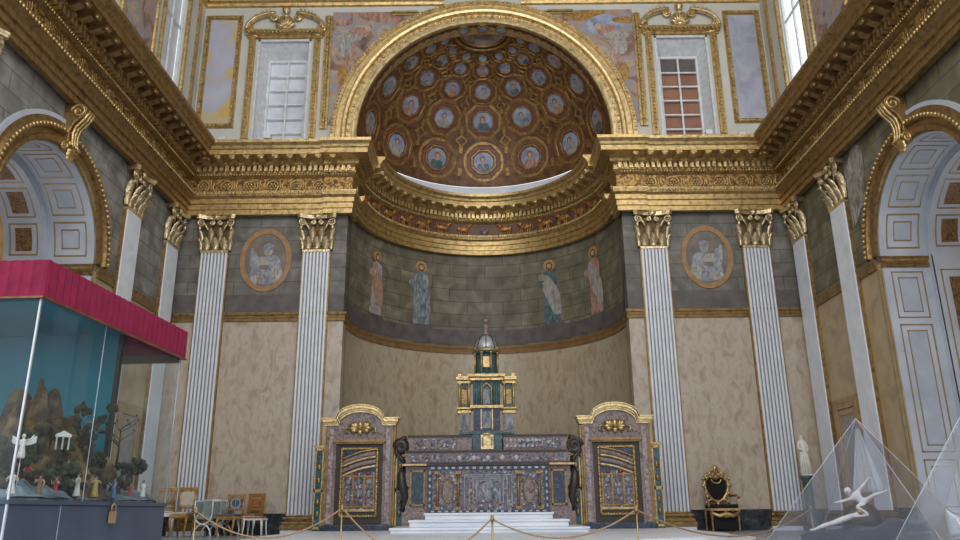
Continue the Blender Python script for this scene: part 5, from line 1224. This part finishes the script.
spr = dict(pel=(0, 0, .02), waist=(-.005, .0, .08), chest=(-.01, .0, .16), neck=(-.02, -.01, .23), head=(-.03, -.03, .29), top=(-.035, -.04, .33),
           shL=(-.09, .0, .19), elL=(-.20, -.02, .24), haL=(-.30, -.03, .30), fiL=(-.34, -.04, .33), shR=(.08, .0, .19), elR=(.22, -.02, .20), haR=(.34, -.03, .21), fiR=(.39, -.04, .215),
           hpL=(-.05, -.02, .0), knL=(-.14, -.14, .04), anL=(-.10, -.20, -.14), toL=(-.12, -.26, -.17), hpR=(.05, -.02, .0), knR=(.20, -.12, -.02), anR=(.36, -.16, -.10), toR=(.42, -.18, -.11))
def pale_figure(label, pose, loc, rz, sc, tilt=0):
    J, E_ = nude(pose); t = thing('pale_statuette', label, 'statuette', loc, rz, None, sc); t.rotation_euler = (0, tilt, rz)
    mesh_obj('body', skin_mesh('body', J, E_, 2), M['ivory'], t)
    h = Vector(pose['head']); n_ = Vector(pose['neck']); d = (h-n_).normalized()
    m_ = MB(); c_ = h+d*.015; m_.ball(tuple(c_+Vector((0, .0, .012))), (.062, .058, .055), 10, 7); m_.build('hair', M['giltwood'] if 'near' in label else M['ivory'], t)
    return t
p = local(P1, -.22, -.28, .985); pale_figure('nude pale statuette lying flat near the front of the pyramid', lying, p, -vdir+.05, .42, -.28)
p = local(P1, -.03, .02, 1.14); pale_figure('white statuette with flung out limbs, behind the lying one in the pyramid', spr, p, -vdir, .46, -.75)
m_ = MB(); pp = local(P1, -.06, .06, .90); m_.ball(tuple(pp+Vector((0, 0, .08))), (.16, .14, .17), 14, 9); tag(m_.build('cloth_mound', M['bronze']), 'dark rounded mound under the flung limbed statuette in the pyramid', 'mound')
# white drapery sheaf hanging inside the pyramid
m_ = MB()
def drap(u, v):
    w_ = (.012+.11*(1-v))*(2*u-1); z = 1.22+.50*v; pp = local(P1, w_+.0+.02*(1-v), .04+.012*math.sin(u*22)*(1.2-v), z); return tuple(pp)
m_.grid(drap, 40, 12, 0, True, (0, .004, 0))
tag(m_.build('hanging_drapery', glass_mat('pale_grey_gauze', (.9, .9, .9), .30, .5)), 'pale pleated gauze hanging from the top inside the pyramid', 'drapery')
# figures in second pyramid
def loc2(u, v, z): return local(P2, u, v, z)
t = thing('winged_statuette', 'small white winged statuette inside the right-edge pyramid', 'statuette', loc2(-.22, -.40, .80), -vdir, None, .30)
m_ = MB(); m_.lathe([(.12, 0), (.15, .1), (.09, .45), (.12, .68), (.04, .80)], (0, 0, 0), 12); m_.ball((0, 0, .88), (.07, .07, .09)); m_.tube([(-.1, 0, .7), (-.25, -.1, .6), (-.28, -.15, .8)], [.045, .03, .02], 6); m_.tube([(.1, 0, .7), (.22, -.1, .55), (.3, -.15, .45)], [.045, .03, .02], 6); m_.build('robe', M['ivory'], t)
m_ = MB()
for sg in (-1, 1): m_.grid(lambda u, v: (sg*(.05+.38*u), .08+.06*u, .66+.32*u-.40*v*(.4+u)), 6, 5, 0, True, (0, .03, 0))
m_.build('wings', M['grey_silver'], t)
m_ = MB(); m_.tube([tuple(loc2(-.62, -.30, .80)), tuple(loc2(-.50, -.42, .80))], .006, 6); 
o = MB(); o.tube([tuple(loc2(-.53, -.55, .79)), tuple(loc2(-.64, -.47, .99))], .006, 6)
# ---- marble statue in the right corner
t = thing('marble_statue', 'small white draped statue on a dark green pedestal in the right corner', 'statue', (5.88, -.60, 0), 0, None, (.85, .85, 1))
m_ = MB(); m_.box((-.15, -.15, ZF), (.15, .15, ZF+.08)); m_.lathe([(.12, 0), (.12, .04), (.10, .06), (.10, .78), (.14, .84), (.14, .88)], (0, 0, ZF+.08), 20); m_.build('pedestal', mat('dark_green_marble', [(.3, (.03, .06, .055)), (.7, (.09, .14, .13))], scale=8, rough=.3), t)
J = [((0, 0, .42), .075), ((0, 0, .30), .085), ((.02, 0, .10), .09), ((.02, 0, .02), .10), ((.01, 0, .50), .07), ((-.01, 0, .58), .075), ((-.01, 0, .65), .03), ((-.015, -.01, .70), .045), ((-.015, 0, .735), .035),
     ((-.08, 0, .60), .035), ((-.11, -.03, .50), .028), ((-.05, -.09, .46), .02), ((.07, 0, .60), .035), ((.10, -.02, .50), .028), ((.04, -.09, .42), .022)]
mesh_obj('figure', skin_mesh('figure', J, [(0, 1), (1, 2), (2, 3), (0, 4), (4, 5), (5, 6), (6, 7), (7, 8), (5, 9), (9, 10), (10, 11), (5, 12), (12, 13), (13, 14)], 2), M['ivory'], t).location = (0, 0, 1.68)
m_ = MB()
for i in range(12):
    a = 2*PI*i/12; m_.tube([(.06*math.cos(a)+.0, .06*math.sin(a), 2.14), (.085*math.cos(a+.2)+.01, .08*math.sin(a+.2), 1.95), (.11*math.cos(a+.3)+.02, .10*math.sin(a+.3), 1.69)], [.012, .02, .024], 6)
m_.lathe([(.13, 0), (.13, .02)], (.02, 0, 1.68), 16); m_.build('drapery_folds', M['ivory'], t)

# ---- throne
t = thing('gilt_throne', 'carved gilt throne with black velvet seat and heart-shaped black back', 'throne', (4.28, -.52, ZF))
def leg(par, x, y, z1, mt, r=.022, curve=.03, n='leg'):
    q = MB(); q.tube([(x, y, z1), (x+curve*.6, y-curve*.8, z1*.75), (x, y, z1*.35), (x+curve*.3, y-curve*.6, .04), (x+curve*.3, y-curve, .0)], [r*1.3, r*1.25, r*.8, r*.9, r*1.2], 8); return q.build(n, mt, par)
for sx in (-1, 1):
    for sy_2 in (-1, 1): leg(t, sx*.24, sy_2*.2, .40, M['gold_d'], .024, sx*.0)
m_ = MB(); m_.box((-.27, -.24, .36), (.27, .22, .40)); 
m_.tube([(-.26, -.235, .33), (-.13, -.25, .27), (0, -.255, .30), (.13, -.25, .27), (.26, -.235, .33)], [.03, .035, .05, .035, .03], 8); m_.ball((0, -.26, .28), (.06, .025, .05)); m_.build('seat_rail', M['gold'], t)
m_ = MB(); m_.box((-.25, -.22, .40), (.25, .20, .47)); m_.build('velvet_seat', M['velvet'], t, bev=.02)
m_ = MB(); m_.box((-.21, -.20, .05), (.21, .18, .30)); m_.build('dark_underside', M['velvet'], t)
m_ = MB()
hp = [(0, .52), (.10, .58), (.17, .68), (.20, .80), (.19, .90), (.13, .955), (.05, .95), (0, .92), (-.05, .95), (-.13, .955), (-.19, .90), (-.20, .80), (-.17, .68), (-.10, .58)]
m_.prism([(x*.93, .74+(z-.74)*.95) for x, z in hp], .185, .215, 'y'); m_.build('velvet_back', M['velvet'], t)
m_ = MB(); m_.tube([(x*1.12, .19, .74+(z-.74)*1.1) for x, z in hp], .034, 8, closed=True)
for i, (x, z) in enumerate(hp): m_.ball((x*1.25, .17, .74+(z-.74)*1.2), (.035, .03, .035), 7, 5)
for (x0, z0, x1, z1) in ((-.15, .98, -.05, 1.08), (.15, .98, .05, 1.08), (-.05, 1.04, -.04, 1.15), (.05, 1.04, .04, 1.15), (0, 1.0, 0, 1.18), (-.22, .92, -.14, 1.04), (.22, .92, .14, 1.04)): m_.tube([(x0, .18, z0), ((x0+x1)/2+.02*(1 if x0 > 0 else -1), .16, (z0+z1)/2), (x1, .18, z1)], [.03, .026, .016], 7)
m_.ball((0, .16, 1.12), (.05, .03, .05)); m_.tube([(.09*math.cos(a), .16, .92+.07*math.sin(a)) for a in [PI+PI*i/10 for i in range(11)]], .014, 6)
m_.tube([(-.24, .19, .42), (-.21, .19, .52), (-.10, .19, .55), (0, .19, .52), (.10, .19, .55), (.21, .19, .52), (.24, .19, .42)], .028, 8); m_.build('carved_back_frame', M['gold'], t)
for sx in (-1, 1):
    m_ = MB(); m_.tube([(sx*.23, .19, .62), (sx*.28, .05, .63), (sx*.29, -.12, .62), (sx*.28, -.19, .60)], [.022, .026, .024, .032], 8); m_.tube([(sx*.285, -.14, .61), (sx*.26, -.10, .52), (sx*.26, -.14, .42)], .02, 8); m_.build('armrest', M['gold'], t)

# ---- chairs along the left wall
def frame_chair(name, label, x, y, rz, w_, seat_h, back_h, wood, cloth, back='panel', front_white=False):
    t = thing(name, label, 'chair', (x, y, ZF), rz, None)
    hw = w_/2; d = .21; fm = M['white_wood'] if front_white else wood
    for sx in (-1, 1):
        q = MB(); q.tube([(sx*hw, -d, seat_h-.03), (sx*(hw+.012), -d-.02, seat_h*.7), (sx*(hw-.01), -d, seat_h*.3), (sx*hw, -d-.025, 0)], [.026, .024, .014, .018], 8); q.build('leg', fm, t)
        q = MB(); q.tube([(sx*hw, d, seat_h), (sx*hw, d+.02, seat_h*.5), (sx*(hw-.005), d+.06, 0)], [.022, .02, .017], 8); q.build('leg', fm if front_white else wood, t)
        q = MB(); q.tube([(sx*hw, d, seat_h-.02), (sx*hw, d+.02, seat_h+(back_h-seat_h)*.5), (sx*(hw+.005), d+.06, back_h)], [.022, .02, .02], 8); q.build('back_post', wood, t)
    q = MB(); q.box((-hw-.02, -d-.02, seat_h-.06), (hw+.02, d+.02, seat_h)); q.build('seat_rail', fm, t, bev=.01)
    q = MB(); q.box((-hw+.0, -d, seat_h), (hw, d-.01, seat_h+.04)); q.build('seat_cushion', cloth, t, bev=.015)
    q = MB(); yb = d+.045; q.box((-hw-.03, yb-.015, back_h-.07), (hw+.03, yb+.02, back_h)); q.build('top_rail', wood, t, bev=.006); q = MB(); q.box((-hw, d+.005, seat_h+.10), (hw, d+.035, seat_h+.14)); q.build('lower_rail', wood, t, bev=.006)
    if back == 'lyre':
        for k in (-.12, -.06, 0, .06, .12):
            q = MB(); q.tube([(k*.5, d+.02, seat_h+.12), (k*1.25, d+.03, seat_h+.24), (k, d+.05, back_h-.05)], .011, 6); q.build('back_splat', wood, t)
    else:
        q = MB(); q.box((-hw+.012, d+.0, seat_h+.15), (hw-.012, d+.05, back_h-.08)); bu = q.build('back_upholstery', cloth, t, bev=.012)
        if back == 'wreath':
            q = MB(); zc = (seat_h+back_h)/2+.03
            for sx in (-1, 1):
                for i in range(9):
                    a = -PI/2+.25+i/8*(PI-.5); q.ball((sx*.085*math.cos(a), d-.004, zc+.085*math.sin(a)), (.018, .006, .02), 7, 4)
            for i in range(5): q.ball((0, d-.004, zc-.06+.03*i), (.008, .006, .016), 6, 4)
            q.build('laurel_wreath', M['laurel'], bu)
    return t
frame_chair('gilt_side_chair', 'gilt wood chair with open bar back and pale seat, leftmost in the row', -5.90, -.62, math.radians(18), .27, .40, .86, M['giltwood'], M['cream'], 'lyre', True)
frame_chair('gilt_side_chair', 'gilt wood chair with cream upholstered back and seat', -5.46, -.95, math.radians(4), .26, .38, .85, M['giltwood'], M['cream'])
frame_chair('tapestry_chair', 'wooden chair with a wreath on its blue tapestry back', -4.60, -.95, math.radians(-3), .28, .34, .72, M['giltwood'], M['tapestry'], 'wreath')
def x_chair(label, x, y, rz):
    t = thing('curule_chair', label, 'chair', (x, y, ZF), rz, 'white X-frame chairs')
    for yy in (-.17, .17):
        q = MB(); q.tube([(.21*math.cos(a), yy, .0+.24*math.sin(a)) for a in [PI*i/14 for i in range(15)]], .018, 8); q.build('arched_leg', M['white_wood'], t)
        q = MB(); q.tube([(.21*math.cos(a), yy, .46+.22*math.sin(a)) for a in [PI+PI*i/14 for i in range(15)]], .018, 8); q.build('curved_support', M['white_wood'], t)
    q = MB(); q.box((-.20, -.17, .34), (.20, .17, .40)); q.build('seat_cushion', M['greygreen'], t, bev=.012)
    for sx in (-1, 1):
        q = MB(); q.tube([(sx*.21, -.18, .44), (sx*.21, -.18, .68), (sx*.21, .18, .68), (sx*.21, .18, .42)], .017, 8); q.build('arm_frame', M['white_wood'], t)
        q = MB(); q.box((sx*.20, -.165, .42), (sx*.215, .165, .67)); q.build('side_upholstery', M['greygreen'], t)
    q = MB(); q.box((-.20, .17, .40), (.20, .195, .69)); q.build('back_upholstery', M['greygreen'], t)
    q = MB(); q.tube([(-.21, .18, .70), (.21, .18, .70)], .018, 8); q.build('back_rail', M['white_wood'], t)
    return t
x_chair('white X-frame armchair with grey-green upholstery beside the cream backed gilt chair', -4.98, -1.05, math.radians(-10)).scale = (.80, .8, .88)
x_chair('white X-frame armchair half hidden behind its twin, next to the tapestry chair', -4.92, -.45, math.radians(-6)).scale = (.72, .8, .88)
frame_chair('brocade_chair', 'chair with orange brocade back on white legs, rightmost in the row', -4.36, -.50, math.radians(-4), .27, .34, .74, M['brocade'], M['brocade'], 'panel', True)
t = thing('white_stool', 'small white legged stool in front of the orange brocade chair', 'stool', (-4.12, -1.05, ZF), -.1, None, (.8, .9, 1))
for sx in (-1, 1):
    for sy_2 in (-1, 1): q = MB(); q.tube([(sx*.19, sy_2*.13, .30), (sx*.20, sy_2*.13, .15), (sx*.22, sy_2*.14, 0)], [.02, .015, .016], 8); q.build('leg', M['white_wood'], t)
q = MB(); q.box((-.22, -.15, .27), (.22, .15, .30)); q.build('seat_rail', M['white_wood'], t, bev=.006)
q = MB(); q.box((-.20, -.13, .30), (.20, .13, .335)); q.build('seat_cushion', M['brocade'], t, bev=.012)

# ---- rope barrier
PX = [(-2.16, 1.15, -9.55), (-1.105, 1.16, -9.55), (-.02, 1.08, -9.55), (1.02, 1.135, -9.55), (2.92, 1.13, -7.95)]
desc = ['brass stanchion before the chairs, leftmost post of the rope barrier', 'brass stanchion before the left side portal', 'brass stanchion before the middle of the altar steps', 'brass stanchion before the right side portal', 'brass stanchion before the near pyramid, rightmost post']
for (x, h, PY), d_ in zip(PX, desc):
    t = thing('stanchion', d_, 'stanchion', (x, PY, 0), 0, 'posts of the rope barrier')
    m_ = MB(); m_.lathe([(.15, 0), (.15, .012), (.12, .025), (.03, .04), (.02, .06)], (0, 0, 0), 24); m_.build('foot', M['brass'], t)
    m_ = MB(); m_.lathe([(.0065, .05), (.0065, h-.04)], (0, 0, 0), 12); m_.build('post', M['brass'], t)
    m_ = MB(); m_.lathe([(.016, h-.045), (.016, h-.03), (.01, h-.02), (.014, h-.01), (.0, h)], (0, 0, 0), 12); m_.build('finial', M['brass'], t)
rl = ['ochre rope sagging between the chairs and the left portal', 'ochre rope sagging across the left half of the altar steps', 'ochre rope sagging across the right half of the altar steps', 'ochre rope sagging in front of the gilt throne']
for i in range(4):
    (x0, h0, y0), (x1, h1, y1) = PX[i], PX[i+1]; sag = (.18, .28, .15, .20)[i]
    m_ = MB(); m_.tube([(x0+.016+(x1-x0-.032)*k/20, y0+(y1-y0)*k/20, (h0-.04)+(h1-h0)*k/20-sag*4*(k/20)*(1-k/20)) for k in range(21)], .006, 7)
    tag(m_.build('barrier_rope', M['rope']), rl[i], 'rope', 'ropes of the barrier')

# ---- small floodlights on the cornice
for i, (x, y, lb) in enumerate(((-5.55, -.6, 'small white floodlight on the left end of the cornice near the corner'), (-4.55, -.74, 'small white floodlight on the cornice below the left window'), (4.72, -.72, 'small white floodlight on the cornice below the right window'), (5.45, -.6, 'small white floodlight on the cornice near the right corner'))):
    t = thing('floodlight', lb, 'floodlight', (x, y, 8.555), 0, None)
    m_ = MB(); m_.box((-.07, -.05, .05), (.07, .05, .16)); m_.build('housing', M['white_wood'], t, bev=.01)
    m_ = MB(); m_.tube([(-.09, 0, .1), (-.09, 0, .0), (.09, 0, .0), (.09, 0, .1)], .008, 5); m_.build('bracket', M['steel'], t)
